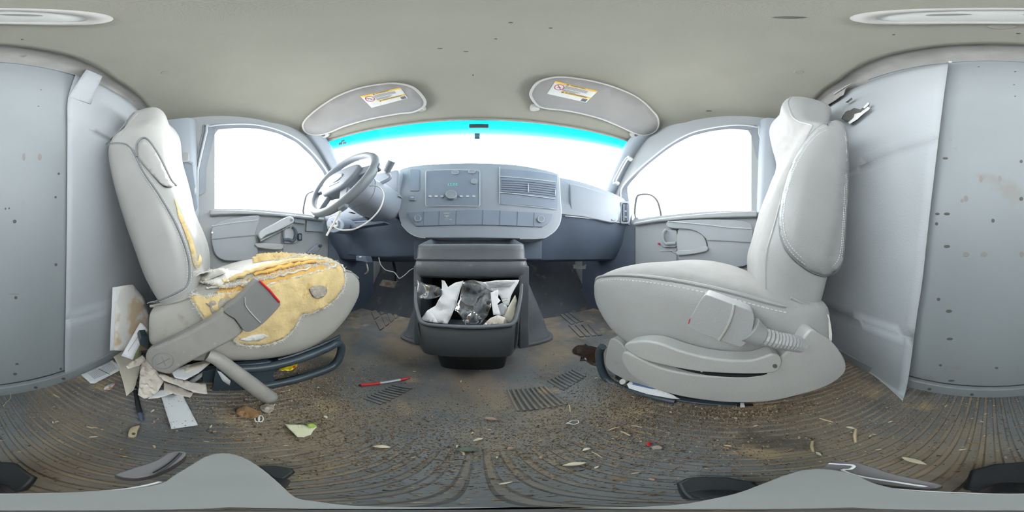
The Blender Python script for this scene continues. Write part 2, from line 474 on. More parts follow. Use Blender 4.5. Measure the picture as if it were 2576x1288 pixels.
# headliner
def yfront(x): return .685-.15*(x/.735)**2
def zprof(y):
    K = [(-.32, 1.366), (-.27, 1.372), (-.2, 1.384), (-.1, 1.392), (.1, 1.392), (.28, 1.378), (.42, 1.34), (.55, 1.275), (.685, 1.19)]
    if y <= K[0][0]: return K[0][1]
    for (a, za), (b, zb) in zip(K, K[1:]):
        if y <= b:
            t = (y-a)/(b-a); return za+(zb-za)*t
    return K[-1][1]
def zceil(x, y):
    yy = y+.12*(x/.72)**2*max(0, min(1, (y+.1)/.6))
    z = sum(zprof(yy+d) for d in (-.05, -.025, 0, .025, .05))/5 if yy < .63 else zprof(yy)
    dr = max(0, (abs(x)-.46)/.34)**2*.14*(1-.9*max(0, min(1, (yy-.3)/.385)))
    return z-dr
def yback(x): return -.265-.045*min(1, (x/.4)**2)
V = []; Fc = []; NX, NY = 64, 48
for j in range(NY+1):
    for i in range(NX+1):
        x = -.81+1.62*i/NX; y0 = yback(x); y1 = yfront(x); y = y0+(y1-y0)*j/NY
        V.append((x, y, zceil(x, y)))
for j in range(NY):
    for i in range(NX): Fc.append((j*(NX+1)+i, j*(NX+1)+i+1, (j+1)*(NX+1)+i+1, (j+1)*(NX+1)+i))
ceil = obj('ceiling', V, Fc, m_head, sharp=180, solid=.006)
struct(ceil, 'warm grey cloth headliner of the cab', 'headliner')
cbv = BVHTree.FromPolygons([Vector(v) for v in V], Fc)
on_ceil = on_bvh(cbv, PZ(1.39))
for (px, py, r) in ((417, 183, 15), (2010, 181, 15), (2520, 67, 40)):
    c = on_ceil(px, py); V = []; Fc = []
    nn = 20; rr = .016
    for k in range(nn):
        a = 2*math.pi*k/nn; V.append((c.x+rr*math.cos(a), c.y+rr*math.sin(a), zceil(c.x, c.y)-.001))
    for k in range(nn):
        a = 2*math.pi*k/nn; V.append((c.x+rr*.8*math.cos(a), c.y+rr*.8*math.sin(a), zceil(c.x, c.y)-.006))
    for k in range(nn): Fc.append((k, (k+1) % nn, nn+(k+1) % nn, nn+k))
    Fc.append(tuple(range(nn, 2*nn)))
    obj('trim_plug', V, Fc, m_head, ceil)
# small scuffs and a slit in the cloth
for (px, py, w, h) in ((1985, 44, 45, 3), (1107, 122, 7, 1.5), (1172, 130, 7, 1.5), (1285, 57, 6, 1.5), (1385, 71, 5, 1.2), (1247, 98, 4, 1.5), (1190, 189, 2, 2), (2248, 87, 4, 1.5), (2562, 84, 6, 1.5), (56, 99, 4, 1.5), (1783, 279, 8, 1.5)):
    patch('scuff', ell(px, py, w, h, 10), on_ceil, m_hole, ceil, step=6, lift=.0035, solid=.001)

# grey strip above the bulkhead
V = []; Fc = []
for i in range(41):
    x = -.80+1.6*i/40; yb = yback(x)
    V += [(x, yb+.012, zceil(x, yb)+.012), (x, yb-.04, zceil(x, yb)+.012), (x, -.372, 1.352), (x, -.380, 1.30)]
for i in range(40):
    for k in range(3): Fc.append((i*4+k, i*4+k+1, (i+1)*4+k+1, (i+1)*4+k))
o = struct(obj('trim_1', V, Fc, m_roofstrip, sharp=60), 'grey felt strip between the bulkhead top and the headliner', 'trim')
# roof skin above everything
V = []; Fc = []
for i in range(33):
    x = -.93+1.86*i/32; xc = max(-.78, min(.78, x)); e = yfront(xc)
    V += [(x, -.5, 1.29), (x, -.5, 1.47), (x, .36, 1.45), (x, e-.02, zceil(xc, e)+.02), (x, e-.004, zceil(xc, e)+.004)]
for i in range(32):
    for k in range(4): Fc.append((i*5+k, i*5+k+1, (i+1)*5+k+1, (i+1)*5+k))
obj('roof_skin', V, Fc, m_part, ceil, sharp=40)

# bulkhead
wb = struct(obj('wall_back', [(-.95, -.385, -.02), (.95, -.385, -.02), (.95, -.385, 1.45), (-.95, -.385, 1.45)], [(0, 1, 2, 3)], m_part), 'grey sheet steel bulkhead behind the seats', 'bulkhead')
box('steel_panel', (-.30, -.380, .042), (.33, -.368, 1.352), m_part, wb, bevel=.002)
box('bottom_rail', (-.85, -.372, -.002), (.85, -.355, .037), m_part, wb, bevel=.003)
box('top_bead', (-.31, -.372, 1.354), (.34, -.362, 1.362), m_part, wb, bevel=.003)
PB = PY(-.3675)
for (px, py, w, h) in ((2378, 398, 7, 3), (2358, 538, 6, 3), (2382, 538, 8, 3.5), (2356, 563, 4, 4), (2382, 620, 8, 4), (2361, 753, 4.5, 4.5), (2387, 783, 8, 4), (2389, 853, 8, 3.2), (2366, 919, 4, 2.5), (2393, 958, 8, 2.2), (2339, 968, 4, 4),
                       (2507, 926, 4.5, 2.5), (2498, 555, 4.5, 5), (2569, 500, 5, 5), (2569, 406, 4, 4), (148, 437, 3, 3), (140, 496, 3, 3), (14, 525, 2, 2.5), (23, 524, 2, 2.5), (37, 557, 4.5, 4.5), (141, 666, 3.5, 3.5), (40, 749, 4, 4), (43, 916, 4.5, 2.5), (38, 941, 5, 3),
                       (153, 928, 3, 3), (157, 943, 5, 4), (103, 226, 2, 1), (97, 267, 2.5, 1), (2462, 168, 3, 1), (2554, 180, 3, 1), (2551, 213, 2.5, 1), (2554, 242, 2.5, 1.2)):
    slab('bolt_hole', ell(px, py, w, h, 12), PB, (0, -.003, 0), m_hole, wb, bevel=0)
for px, py in ((90, 975), (160, 953), (2338, 979), (2445, 993)):
    slab('rivet', ell(px, py, 5, 3, 10), PY(-.3545), (0, -.004, 0), m_hole, wb, bevel=0)
# rubbed rust marks with their own outline
rust = M('rust bloom', kl(.53, 186, 182, 176), .6, .06, 40)
for (px, py, w, h) in ((2468, 450, 5, 9), (2430, 500, 6, 8), (2515, 450, 5, 8), (2430, 640, 9, 6), (2475, 640, 9, 7), (60, 395, 4, 10), (100, 395, 5, 9), (2420, 505, 4, 5), (2570, 640, 6, 8), (35, 740, 14, 2)):
    patch('rust_mark', ell(px, py, w, h, 12), PB, rust, wb, step=5, torn=2.2, lift=.0003, solid=0)

# vinyl sheets screwed over the bulkhead, left and right
def sheet(edge, sgn, ycurve, name, label):
    V = []; Fc = []; NJ, NI = 44, 26
    e = smooth(edge, 6, closed=False)
    for j in range(NJ+1):
        p = e[min(len(e)-1, round(j*(len(e)-1)/NJ))]
        for i in range(NI+1):
            u = i/NI
            y0 = ycurve(j/NJ); s = PY(y0)(p[0], p[1])
            z = s.z if j else max(.001, s.z)
            x = s.x+(sgn*.84-s.x)*u
            y = -.362+(y0+.362)*(1-min(1, u*3))**2+.0006*nz((x, 0, z), 4)
            V.append((x, y, max(.0015, z)))
    for j in range(NJ):
        for i in range(NI): Fc.append((j*(NI+1)+i, j*(NI+1)+i+1, (j+1)*(NI+1)+i+1, (j+1)*(NI+1)+i))
    o = obj(name, V, Fc, m_vsheet, sharp=180, solid=.002)
    return tag(o, label, 'vinyl sheet', kind='structure')
L_edge = [(164, 958), (163, 900), (166, 750), (168, 600), (169, 450), (170, 330), (171, 250), (190, 188)]
R_edge = [(2271, 1011), (2285, 950), (2306, 800), (2321, 700), (2336, 560), (2355, 400), (2372, 260), (2386, 158)]
def rcurve(v): return -.350+.058*max(0, 1-v*4.4)**1.5
shL = sheet(L_edge, -1, lambda v: -.360, 'trim_2', 'pale grey vinyl sheet lining the bulkhead behind the torn driver seat')
shR = sheet(R_edge, 1, rcurve, 'trim_3', 'pale grey vinyl sheet curling off the bulkhead behind the cloth seat')
patch('loose_flap', [(172, 244), (185, 222), (225, 163), (265, 177), (247, 215), (228, 262)], plane((0, -.345, 1.2), (0, 1, -.12)), m_vsheet, shL, step=12, amp=.001, solid=.002)
# torn foil showing through the right sheet
PR = PY(-.3455)
patch('torn_dark_backing', [(2118, 300), (2128, 282), (2150, 272), (2166, 276), (2185, 262), (2190, 259), (2188, 266), (2172, 281), (2160, 292), (2150, 300), (2138, 310)], PR, m_hole, shR, step=6, torn=1.2, lift=.002)
patch('torn_white_backing', [(2135, 309), (2150, 296), (2152, 288), (2168, 284), (2185, 270), (2191, 273), (2176, 286), (2158, 302), (2140, 314)], PR, m_white, shR, step=6, torn=1., lift=.004)
patch('torn_white_strip', [(2172, 272), (2186, 259), (2191, 262), (2178, 275)], PR, m_white, shR, step=6, lift=.005)
patch('torn_dark_patch', [(2128, 258), (2144, 246), (2146, 250), (2134, 259)], PR, m_hole, shR, step=6, lift=.002)
patch('torn_edge_patch', [(2050, 262), (2075, 240), (2100, 226), (2140, 212), (2128, 226), (2124, 240), (2108, 250), (2088, 262), (2070, 275)], PR, m_roofstrip, shR, step=8, torn=1.5, lift=.003)
patch('torn_edge_light', [(2100, 236), (2135, 216), (2148, 211), (2120, 228), (2102, 240)], PR, m_vsheet, shR, step=8, lift=.008)
patch('torn_edge_chip', [(2052, 266), (2070, 260), (2071, 264), (2054, 271)], PR, m_white, shR, step=8, lift=.006)
obj('screw_head', *tube_geo([PY(-.350)(2390, 156), PY(-.343)(2390, 156)], [.006, .004], 8), m_white, shR)
obj('screw_head', *tube_geo([PY(-.362)(350, 256), PY(-.355)(350, 256)], [.006, .004], 8), m_white, shL)

# ---- side shells with window openings
def xshell(z): return .87-.2*max(0, z-.68)
def on_shell(s):
    n = Vector((-s, 0, -.2)).normalized(); up = plane((s*.87, 0, .68), n); lo = plane((s*.87, 0, .3), (-s, 0, 0))
    def f(px, py, off=0.):
        v = up(px, py, off)
        return v if v.z > .68 else lo(px, py, off)
    f.n = Vector((-s, 0, 0))
    return f
SHL, SHR = on_shell(-1), on_shell(1)
WIN = {1: [(1890, 530), (1890, 342), (1882, 328), (1840, 324), (1790, 330), (1740, 342), (1695, 365), (1650, 398), (1610, 432), (1578, 470), (1582, 510), (1590, 554)],
       -1: [(540, 525), (540, 338), (549, 326), (600, 322), (650, 324), (700, 336), (745, 358), (785, 395), (812, 432), (829, 470), (824, 510), (815, 546)]}
OUT = [(-.46, -.02), (1.45, -.02), (1.45, .80), (.90, .84), (.78, .93), (.64, 1.07), (.51, 1.22), (.38, 1.31), (-.46, 1.33)]
def rad_at(poly, c, a):
    best = 0
    d = Vector((math.cos(a), math.sin(a)))
    for i in range(len(poly)):
        p = Vector(poly[i])-c; q = Vector(poly[(i+1) % len(poly)])-c; e = q-p
        den = d.x*e.y-d.y*e.x
        if abs(den) < 1e-9: continue
        t = (p.x*e.y-p.y*e.x)/den; u = (p.x*d.y-p.y*d.x)/den
        if t > 0 and -1e-6 <= u <= 1+1e-6: best = max(best, t)
    return best
DOORS = {}
for s, nm, side in ((-1, 1, 'left'), (1, 2, 'right')):
    f = SHL if s < 0 else SHR
    w3 = [f(*p) for p in WIN[s]]
    w2 = [(v.y, v.z) for v in w3]
    c = Vector((sum(p[0] for p in w2)/len(w2), sum(p[1] for p in w2)/len(w2)))
    ang = sorted([math.atan2(p[1]-c.y, p[0]-c.x) for p in w2]+[math.atan2(p[1]-c.y, p[0]-c.x) for p in OUT]+[2*math.pi*k/36-math.pi for k in range(36)])
    V = []; Fc = []
    for a in ang:
        ri, ro = rad_at(w2, c, a), rad_at(OUT, c, a)
        for k, r in enumerate((ri, ri, ri+(ro-ri)*.33, ri+(ro-ri)*.66, ro)):
            y = c.x+r*math.cos(a); z = c.y+r*math.sin(a)
            V.append((s*(xshell(z)+(.035 if k == 0 else 0)), y, z))
    n = len(ang)
    for i in range(n):
        j = (i+1) % n
        for k in range(4): Fc.append((i*5+k, i*5+k+1, j*5+k+1, j*5+k))
    d = obj('door_%d' % nm, V, Fc, m_door, sharp=35)
    struct(d, 'grey door beside the %s' % ('torn driver seat' if s < 0 else 'cloth passenger seat'), 'van door')
    DOORS[s] = d
    # glass
    g = obj('window_%d' % nm, [(s*(xshell(z)+.03), y, z) for (y, z) in w2], [tuple(range(len(w2)))], m_glass, sharp=0)
    struct(g, 'side window glass in the door beside the %s' % ('driver seat' if s < 0 else 'cloth passenger seat'), 'window')
    # frame liner (dark) and pale seals round the opening
    def ring(sc, off):
        return [Vector((s*(xshell(z)-off), c.x+(y-c.x)*sc[0], c.y+(z-c.y)*sc[1])) for (y, z) in smooth([Vector((p[0], p[1])) for p in w2], 4)]
    up = [p for p in ring((1.05, 1.07), .004)]
    rr = ring((1.0, 1.0), .002); r2 = ring((1.085, 1.10), .012)
    m = len(rr); V = rr+r2; Fc = [(i, (i+1) % m, m+(i+1) % m, m+i) for i in range(m)]
    Fc = [q for q in Fc if min(V[k].z for k in q) > .70]
    obj('frame_band', V, Fc, m_frame, d, sharp=50)
    for sc, off, r, mm in (((1.105, 1.125), .012, .006, m_seal), ((1.15, 1.175), .008, .005, m_frame)):
        pts = [p for p in ring(sc, off)]
        k0 = min(range(m), key=lambda i: pts[i].z)
        seq = pts[k0:]+pts[:k0]
        run = []; best = []
        for p in seq+seq:
            if p.z > .69: run.append(p)
            else:
                if len(run) > len(best): best = run
                run = []
        best = best[:m]
        if len(best) > 3: tube('door_seal', best, r, mm, d, n=6)
# B pillar covers
for s in (-1, 1):
    V = []; Fc = []
    for z in (.30, .5, .7, .9, 1.1, 1.25):
        xx = xshell(z)
        V += [(s*xx, -.36, z), (s*(xx-.03), -.33, z), (s*(xx-.045), -.24, z), (s*(xx-.04), -.15, z), (s*(xx-.02), -.125, z), (s*xx, -.12, z)]
    for j in range(5):
        for k in range(5): Fc.append((j*6+k, j*6+k+1, (j+1)*6+k+1, (j+1)*6+k))
    o = obj('trim_%d' % (4 if s < 0 else 5), V, Fc, m_pillar, sharp=50)
    struct(o, 'grey plastic pillar cover behind the %s door' % ('driver' if s < 0 else 'passenger'), 'pillar trim')
    # A pillar
    P = smooth([(s*.745, .46, 1.245), (s*.762, .55, 1.15), (s*.785, .65, 1.035), (s*.812, .755, .91), (s*.84, .86, .79)], 5, closed=False)
    o = tube('trim_%d' % (6 if s < 0 else 7), P, .050, m_pillar, None, n=12, flat=.8)
    struct(o, 'grey windshield pillar on the %s side' % ('steering wheel' if s < 0 else 'glove box'), 'pillar trim')
    if s > 0:
        q = PX(.715)
        hp = [q(1578, 398), q(1571, 408), q(1560, 428), q(1550, 447), q(1545, 458)]
        tube('grab_handle', smooth(hp, 4, closed=False), [.010]*17, m_door, o, n=8)
        tube('handle_foot', [q(1578, 396), q(1584, 396)+Vector((.03, .01, 0))], .014, m_door, o)
        tube('handle_foot', [q(1545, 458), q(1550, 458)+Vector((.03, .01, 0))], .014, m_door, o)
# windshield
V = []; Fc = []; NX, NY = 28, 16; uv = []
for j in range(NY+1):
    t = j/NY
    for i in range(NX+1):
        u = -1+2*i/NX
        x0 = .735*u; a = Vector((x0, yfront(x0)+.005, zceil(x0, yfront(x0))+.004)); x1 = .835*u; b = Vector((x1, 1.30-.43*u*u, .835))
        p = a.lerp(b, t); p.y += .03*math.sin(math.pi*t); p.z += .025*math.sin(math.pi*t)
        V.append(p); uv.append((i/NX, t))
for j in range(NY):
    for i in range(NX): Fc.append((j*(NX+1)+i, j*(NX+1)+i+1, (j+1)*(NX+1)+i+1, (j+1)*(NX+1)+i))
ws = obj('window_3', V, Fc, m_wind, sharp=180)
lay = ws.data.uv_layers.new(name='UVMap')
for l in ws.data.loops: lay.data[l.index].uv = uv[l.vertex_index]
struct(ws, 'wide windshield with a blue shade band along its top', 'windshield')
wbv = BVHTree.FromPolygons([Vector(v) for v in V], Fc)
on_ws = on_bvh(wbv, PY(.9), .003)
slab_m = M('mirror button', lin(60, 62, 64), .6, .05, 9)
slab('mirror_button', [(1194, 335), (1207, 335), (1207, 348), (1194, 348)], plane((0, .80, 1.15), (0, -1, .3)), (0, .01, 0), slab_m, ws, bevel=.002)
slab('sensor_strip', [(1180, 312), (1229, 312), (1229, 320), (1180, 320)], plane((0, .72, 1.2), (0, -1, .3)), (0, .01, 0), slab_m, ws, bevel=.002)
for q in ([(858, 353), (867, 351), (867, 355), (858, 357)], [(853, 359), (861, 357), (861, 363), (853, 365)], [(863, 358), (871, 356), (871, 361), (863, 363)]):
    patch('glass_marking', q, on_ws, m_print, ws, step=6)
# header trim under the headliner edge
hp = [Vector((x, yfront(x)+.002, zceil(x, yfront(x))-.004)) for x in [(-.735+1.47*i/30) for i in range(31)]]
o = tube('trim_8', hp, .008, m_head, None, n=8)
struct(o, 'cloth edged trim along the windshield top', 'trim')

# ------------------------------------------------------------------ dashboard
dash = thing('dashboard', 'wide grey dashboard under the windshield', 'dashboard', (0, .9, .38))
def dprof(x):
    a = abs(x)
    e = max(0, (a-.42)/.42)                     # towards the doors the face comes back and drops
    c = max(0, 1-a/.42)
    yf = .785-.12*e; zt = .895-.075*e**1.5
    return [(.95+.0*e, .42), (.86-.03*e, .385), (.80-.06*e, .40), (.765-.085*e, .50), (.745-.085*e, .60), (.735-.085*e, .632),
            (.725-.08*e, .640), (yf-.03, .72), (yf-.015, zt-.045), (yf-.004, zt-.012), (yf+.03, zt), (1.0, zt+.005), (1.34-.22*e*e, .862)]
NXD = 48; S = [[Vector((-.865+1.73*i/NXD, y, z)) for (y, z) in dprof(-.865+1.73*i/NXD)] for i in range(NXD+1)]
def strip(a, b):
    V = []; Fc = []; n = b-a+1
    for s in S: V += s[a:b+1]
    for i in range(NXD):
        for k in range(n-1): Fc.append((i*n+k, i*n+k+1, (i+1)*n+k+1, (i+1)*n+k))
    return V, Fc
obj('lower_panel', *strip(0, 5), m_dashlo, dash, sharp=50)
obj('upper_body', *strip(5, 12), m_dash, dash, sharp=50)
tube('trim_line', [s[5]+Vector((0, -.002, 0)) for s in S if abs(s[5].x) > .40 and s[5].x > 0], .0035, m_seal, dash)
# centre stack
CS = plane((0, .655, .51), (0, -1, .26))
stack_px = smooth([(1003, 545), (999, 500), (1003, 440), (1012, 424), (1060, 415), (1130, 411), (1202, 410), (1290, 414), (1360, 425), (1400, 436), (1406, 445), (1410, 500), (1412, 545), (1402, 573), (1382, 591), (1350, 600), (1205, 598), (1100, 598), (1060, 597), (1035, 589), (1014, 570)], 3)
stack = slab('centre_stack', stack_px, CS, (0, .17, -.03), m_dash, dash, bevel=.012, bseg=4)
tube('stack_edge', [CS(p[0], p[1])+Vector((0, .004, 0)) for p in stack_px if p[0] > 1300 and p[1] > 440], .0035, m_seal, dash)
tube('stack_edge', [CS(p[0], p[1])+Vector((0, .004, 0)) for p in stack_px if p[0] < 1075 and p[1] > 560], .0035, m_seal, dash)
def on_cs(poly, depth, mat, name, parent=None, bevel=.003, off=.003):
    return slab(name, poly, CS, depth, mat, parent or dash, bevel=bevel, off=off)
rad = on_cs(rrect(1072, 430, 1206, 518, 5), .01, m_panel, 'radio_panel', off=.004)
tube('panel_edge', [CS(p[0], p[1], .006) for p in rrect(1071, 429, 1207, 519, 5)], .0016, m_seal, rad, closed=True, n=6)
on_cs(ell(1135, 489, 14, 10, 28), .02, m_dash, 'volume_knob', rad, off=.020)
tube('knob_ring', [CS(p[0], p[1], .021) for p in ell(1135, 489, 13.5, 9.5, 28)], .0012, m_seal, rad, closed=True, n=6)
for px, py in ((1145, 433), (1187, 431)):
    on_cs(ell(px, py, 9, 5, 20), .012, m_dash, 'dial', dash, off=.010)
    tube('dial_ring', [CS(p[0], p[1], .011) for p in ell(px, py, 9, 4.5, 20)], .001, m_seal, dash, closed=True, n=6)
on_cs(ell(1193, 455, 9, 7, 20), .012, m_dash, 'tuning_knob', rad, off=.012)
for px in (1082, 1097, 1112, 1160, 1176, 1192):
    on_cs(rrect(px-4, 491, px+4, 496, 1.5, 2), .006, m_seal, 'radio_button', rad, off=.007, bevel=.001)
o_ = CS(1138, 464, .006); ux = (CS(1148, 464, .006)-CS(1138, 464, .006)).normalized(); uy = (CS(1138, 454, .006)-o_)
text('clock_digits', '12:02', m_cyan, rad, o_, (1, 0, 0), (0, .26, 1), .021)
ign = on_cs(rrect(1028, 490, 1045, 504, 3), .01, m_panel, 'dash_switch', off=.007)
on_cs(rrect(1033, 495, 1041, 498, 1), .004, m_seal, 'switch_mark', ign, off=.009, bevel=0)
on_cs(rrect(1030, 425, 1055, 480, 4), .008, m_panel, 'side_vent', off=.005)
# passenger-side vents and slot in the stack
vent = on_cs([(1257, 424), (1403, 440), (1404, 526), (1257, 512)], .01, m_panel, 'vent_panel', off=.004)
for (a, b, c, d) in ((446, 459, 482, 493), (485, 497, 0, 0)):
    pass
m_slat = M('vent slat', kl(1.0, 112, 122, 136), .45, .05, 8)
for k in range(6):
    y0 = 452+k*5.6; y1 = 464+k*5.6
    on_cs([(1262, y0), (1398, y1), (1398, y1+2.0), (1262, y0+2.0)], .006, m_slat, 'vent_slat', vent, bevel=0, off=.008)
for (x0, y0, x1, y1) in ((1257, 444, 1398, 458), (1257, 484, 1396, 501)):
    tube('vent_rib', [CS(x0, y0, .008), CS((x0+x1)/2, (y0+y1)/2-1, .008), CS(x1, y1, .008)], .0022, m_seal, vent, n=6)
for px, a, b in ((1329, 462, 483), (1397, 478, 492)):
    tube('vent_tab', [CS(px, a, .010), CS(px, b, .010)], .0022, m_seal, vent, n=6)
tube('panel_edge', [CS(1257, 420, .006), CS(1257, 512, .006), CS(1330, 519, .006), CS(1404, 527, .006)], .0018, m_seal, vent, n=6)
# switch strip
st = on_cs(smooth([(1027, 537), (1034, 534), (1120, 530), (1202, 528), (1300, 532), (1380, 537), (1389, 542), (1382, 558), (1366, 569), (1350, 570), (1202, 565), (1060, 568), (1046, 566), (1032, 553)], 3), .012, m_panel, 'switch_strip', off=.006)
for px, a, b in ((1066, 533, 567), (1105, 532, 566), (1148, 530, 565), (1215, 529, 565), (1258, 531, 565), (1302, 533, 567), (1344, 535, 569)):
    tube('strip_joint', [CS(px, a, .007), CS(px-1, b, .007)], .0009, m_dashlo, st, n=4)
for px, py in ((1051, 549), (1361, 551)):
    kk = on_cs(ell(px, py, 8.5, 8.5, 24), .02, m_panel, 'outlet_cap', st, off=.012)
    tube('cap_ring', [CS(p[0], p[1], .013) for p in ell(px, py, 7.8, 7.8, 24)], .0013, m_label, st, closed=True, n=6)
for q in ([(1116, 536), (1127, 535.4), (1127, 537), (1116, 537.6)], [(1128, 535), (1132, 535.5), (1129, 538)], [(1118, 542.5), (1130, 542), (1130, 543.6), (1118, 544)], [(1123, 544), (1125, 544), (1125, 546.5), (1123, 546.5)], [(1131, 551.4), (1136, 551.2), (1136, 553), (1131, 553.2)]):
    on_cs(q, .002, m_label, 'switch_icon', st, bevel=0, off=.0075)
tube('switch_icon', [CS(p[0], p[1], .0075) for p in ((1120, 550), (1124, 550), (1128, 552), (1124, 554.6), (1120, 554.6))], .0008, m_label, st, closed=True, n=4)
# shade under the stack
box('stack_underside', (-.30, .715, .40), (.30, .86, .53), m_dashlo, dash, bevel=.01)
for s in (-1, 1):
    y0 = .66 if s < 0 else .60
    V = [(s*.862, y0, 0), (s*.835, y0+.05, 0), (s*.82, 1.1, 0), (s*.862, y0, .62), (s*.835, y0+.05, .62), (s*.82, 1.1, .62)]
    obj('kick_panel', V, [(0, 1, 4, 3), (1, 2, 5, 4)], m_dashlo, dash, sharp=60)
# glove box side
GP = plane((.45, .755, .72), (-.25, -1, .12))
gl = slab('glove_box', smooth([(1434, 470), (1440, 462), (1490, 476), (1555, 500), (1556, 535), (1550, 560), (1500, 552), (1445, 541), (1436, 520)], 3), GP, .03, m_dash, dash, bevel=.006, bseg=3, off=.018)
slab('glove_latch', ell(1545, 552, 6, 3, 14), GP, .008, m_panel, gl, bevel=.001, off=.022)
sv = slab('end_vent_bezel', rrect(1561, 506, 1585, 563, 6), plane((.80, .64, .72), (-.7, -1, .08)), .03, m_dash, dash, bevel=.004)
EV = plane((.80, .64, .72), (-.7, -1, .08))
slab('vent_cavity', rrect(1565, 511, 1581, 558, 4), EV, .004, m_cavity, dash, bevel=.001, off=.002)
for px in (1568, 1571.5, 1575, 1578.5):
    slab('vent_slat', [(px-.9, 513), (px+.9, 514), (px+.9, 556), (px-.9, 555)], EV, .004, m_panel, dash, bevel=0, off=.005)
for py in (530, 545):
    slab('vent_slat', [(1571, py), (1577, py), (1577, py+1.6), (1571, py+1.6)], EV, .004, m_seal, dash, bevel=0, off=.007)
# instrument hood on the driver side
hood = slab('instrument_hood', smooth([(905, 448), (945, 436), (985, 428), (1002, 428), (1002, 470), (1000, 520), (985, 534), (955, 545), (915, 540), (895, 500)], 3), PY(.70), (0, .12, 0), m_dash, dash, bevel=.02, bseg=3)
for (px, py, w, h, mm) in ((973, 497, 3, 1.2, m_label), (1003, 493, 3, 1.2, m_label), (985, 517, 5, 1.2, m_seal), (995, 508, 4, 1, m_seal), (990, 527, 3, 4, m_red), (978, 510, 1, 6, m_seal)):
    slab('gauge_mark', ell(px, py, w, h, 10), PY(.675), (0, .03, 0), mm, hood, bevel=0)
# lower knee cover around the column, with the headlamp switch pod
kc = slab('knee_cover', smooth([(818, 556), (835, 548), (870, 556), (930, 552), (975, 545), (1003, 552), (1030, 585), (1060, 600), (1062, 640), (1000, 648), (900, 645), (840, 632), (822, 600)], 3), plane((0, .70, .55), (0, -1, -.28)), (0, .10, 0), m_dashlo, dash, bevel=.012, bseg=3)
slab('knee_cover_rail', smooth([(862, 567), (920, 560), (960, 556), (962, 562), (920, 568), (864, 578)], 3), PY(.60), (0, .05, 0), m_dashlo, dash, bevel=.004)
pod = slab('switch_pod', smooth([(822, 560), (830, 546), (850, 546), (866, 562), (860, 578), (838, 586), (824, 578)], 3), PY(.56), (0, .1, 0), m_panel, dash, bevel=.006)
slab('lamp_switch', ell(828, 563, 7, 9, 18), PY(.545), (0, .03, 0), m_dash, pod, bevel=.003)
slab('dimmer_square', rrect(840, 554, 849, 570, 2), PY(.55), (0, .03, 0), m_seal, pod, bevel=.001)
slab('dimmer_dot', ell(844, 562, 2, 3, 10), PY(.548), (0, .01, 0), m_black, pod, bevel=0)
# diagnostics socket, badge and stray bits under the dash
slab('fuse_sticker', [(1442, 666), (1447, 665), (1456, 672), (1468, 669), (1475, 665), (1473, 677), (1443, 676)], PY(.90), (0, .004, 0), m_label, dash, bevel=0)
ob = slab('diagnostic_socket', [(895, 643), (919, 645), (924, 661), (895, 656)], PY(.62), (0, .05, .0), m_dashlo, dash, bevel=.004)
slab('socket_screw', ell(906, 646, 3, 2, 10), PY(.617), (0, .01, 0), m_label, ob, bevel=0)
tube('cable_drop', smooth([PY(.66)(920, 655), PY(.66)(926, 680), PY(.66)(918, 690)], 4, closed=False), .005, m_pedal, ob)

# ------------------------------------------------------------------ pedal and under-dash wire
ped = thing('brake_pedal', 'worn bare metal brake pedal under the dash', 'pedal', (-.45, .85, .03))
pp = PY(.78)
slab('pedal_pad', [(962, 703), (1000, 708), (991, 725), (953, 718)], pp, (0, .015, -.004), m_pedal, ped, bevel=.003)
slab('pedal_scar', [(966, 711), (978, 710), (984, 716), (974, 719)], PY(.777), (0, .004, 0), m_brown, ped, bevel=0)
tube('pedal_arm', [pp(990, 708)+Vector((0, .012, 0)), PY(.83)(994, 680), PY(.92)(985, 640)], .009, m_black, ped)
wire = tube('loose_wire', smooth([PY(.72)(*p) for p in ((953, 648), (957, 664), (970, 679), (990, 684), (998, 692), (1005, 700), (1018, 692), (1030, 681), (1040, 675))], 4, closed=False), .0022, m_wire, None, n=6)
tag(wire, 'thin white wire sagging under the dash beside the console', 'wire')

# ------------------------------------------------------------------ steering wheel and column
wc = Vector((-.503, .446, .750)); th = math.radians(25)
wu = Vector((0, math.sin(th), math.cos(th))); wn = Vector((0, -math.cos(th), math.sin(th))); wr = Vector((1, 0, 0))
def wp(a, b, c=0.): return wc+wr*a+wu*b+wn*c
sw = thing('steering_wheel', 'grey steering wheel with an oval centre badge', 'steering wheel', tuple(wc))
RW = .173
tube('rim', [wp(RW*math.cos(2*math.pi*k/64), RW*math.sin(2*math.pi*k/64)) for k in range(64)], .0185, m_grip, sw, n=12, closed=True, flat=.9)
def wslab(name, pts, c0, c1, mat, parent, bevel=.006, bseg=3):
    n = len(pts); V = [wp(p[0], p[1], c1) for p in pts]+[wp(p[0], p[1], c0) for p in pts]
    Fc = [tuple(range(n)), tuple(range(2*n-1, n-1, -1))]+[(i, i+n, (i+1) % n+n, (i+1) % n) for i in range(n)]
    return obj(name, V, Fc, mat, parent, bevel=bevel, bseg=bseg)
hub = wslab('hub_pad', smooth([(-.105, .045), (-.06, .072), (.06, .072), (.105, .045), (.11, 0), (.085, -.05), (.05, -.075), (-.05, -.075), (-.085, -.05), (-.11, 0)], 3), -.035, .02, m_wheelpad, sw, bevel=.014, bseg=4)
wslab('badge', ell(0, .005, .034, .026, 28), .018, .024, m_chrome, hub, bevel=.002)
wslab('horn_mark', [(-.03, -.035), (.03, -.035), (.03, -.038), (-.03, -.038)], .019, .0215, m_panel, hub, bevel=0)
for s in (-1, 1):
    wslab('spoke', [(s*.09, .045), (s*.19, .03), (s*.195, -.005), (s*.10, -.015)][::s], -.02, .004, m_wheelpad, sw, bevel=.006)
    wslab('spoke', [(s*.03, -.06), (s*.075, -.06), (s*.105, -.17), (s*.075, -.185)][::s], -.02, .002, m_wheelpad, sw, bevel=.006)
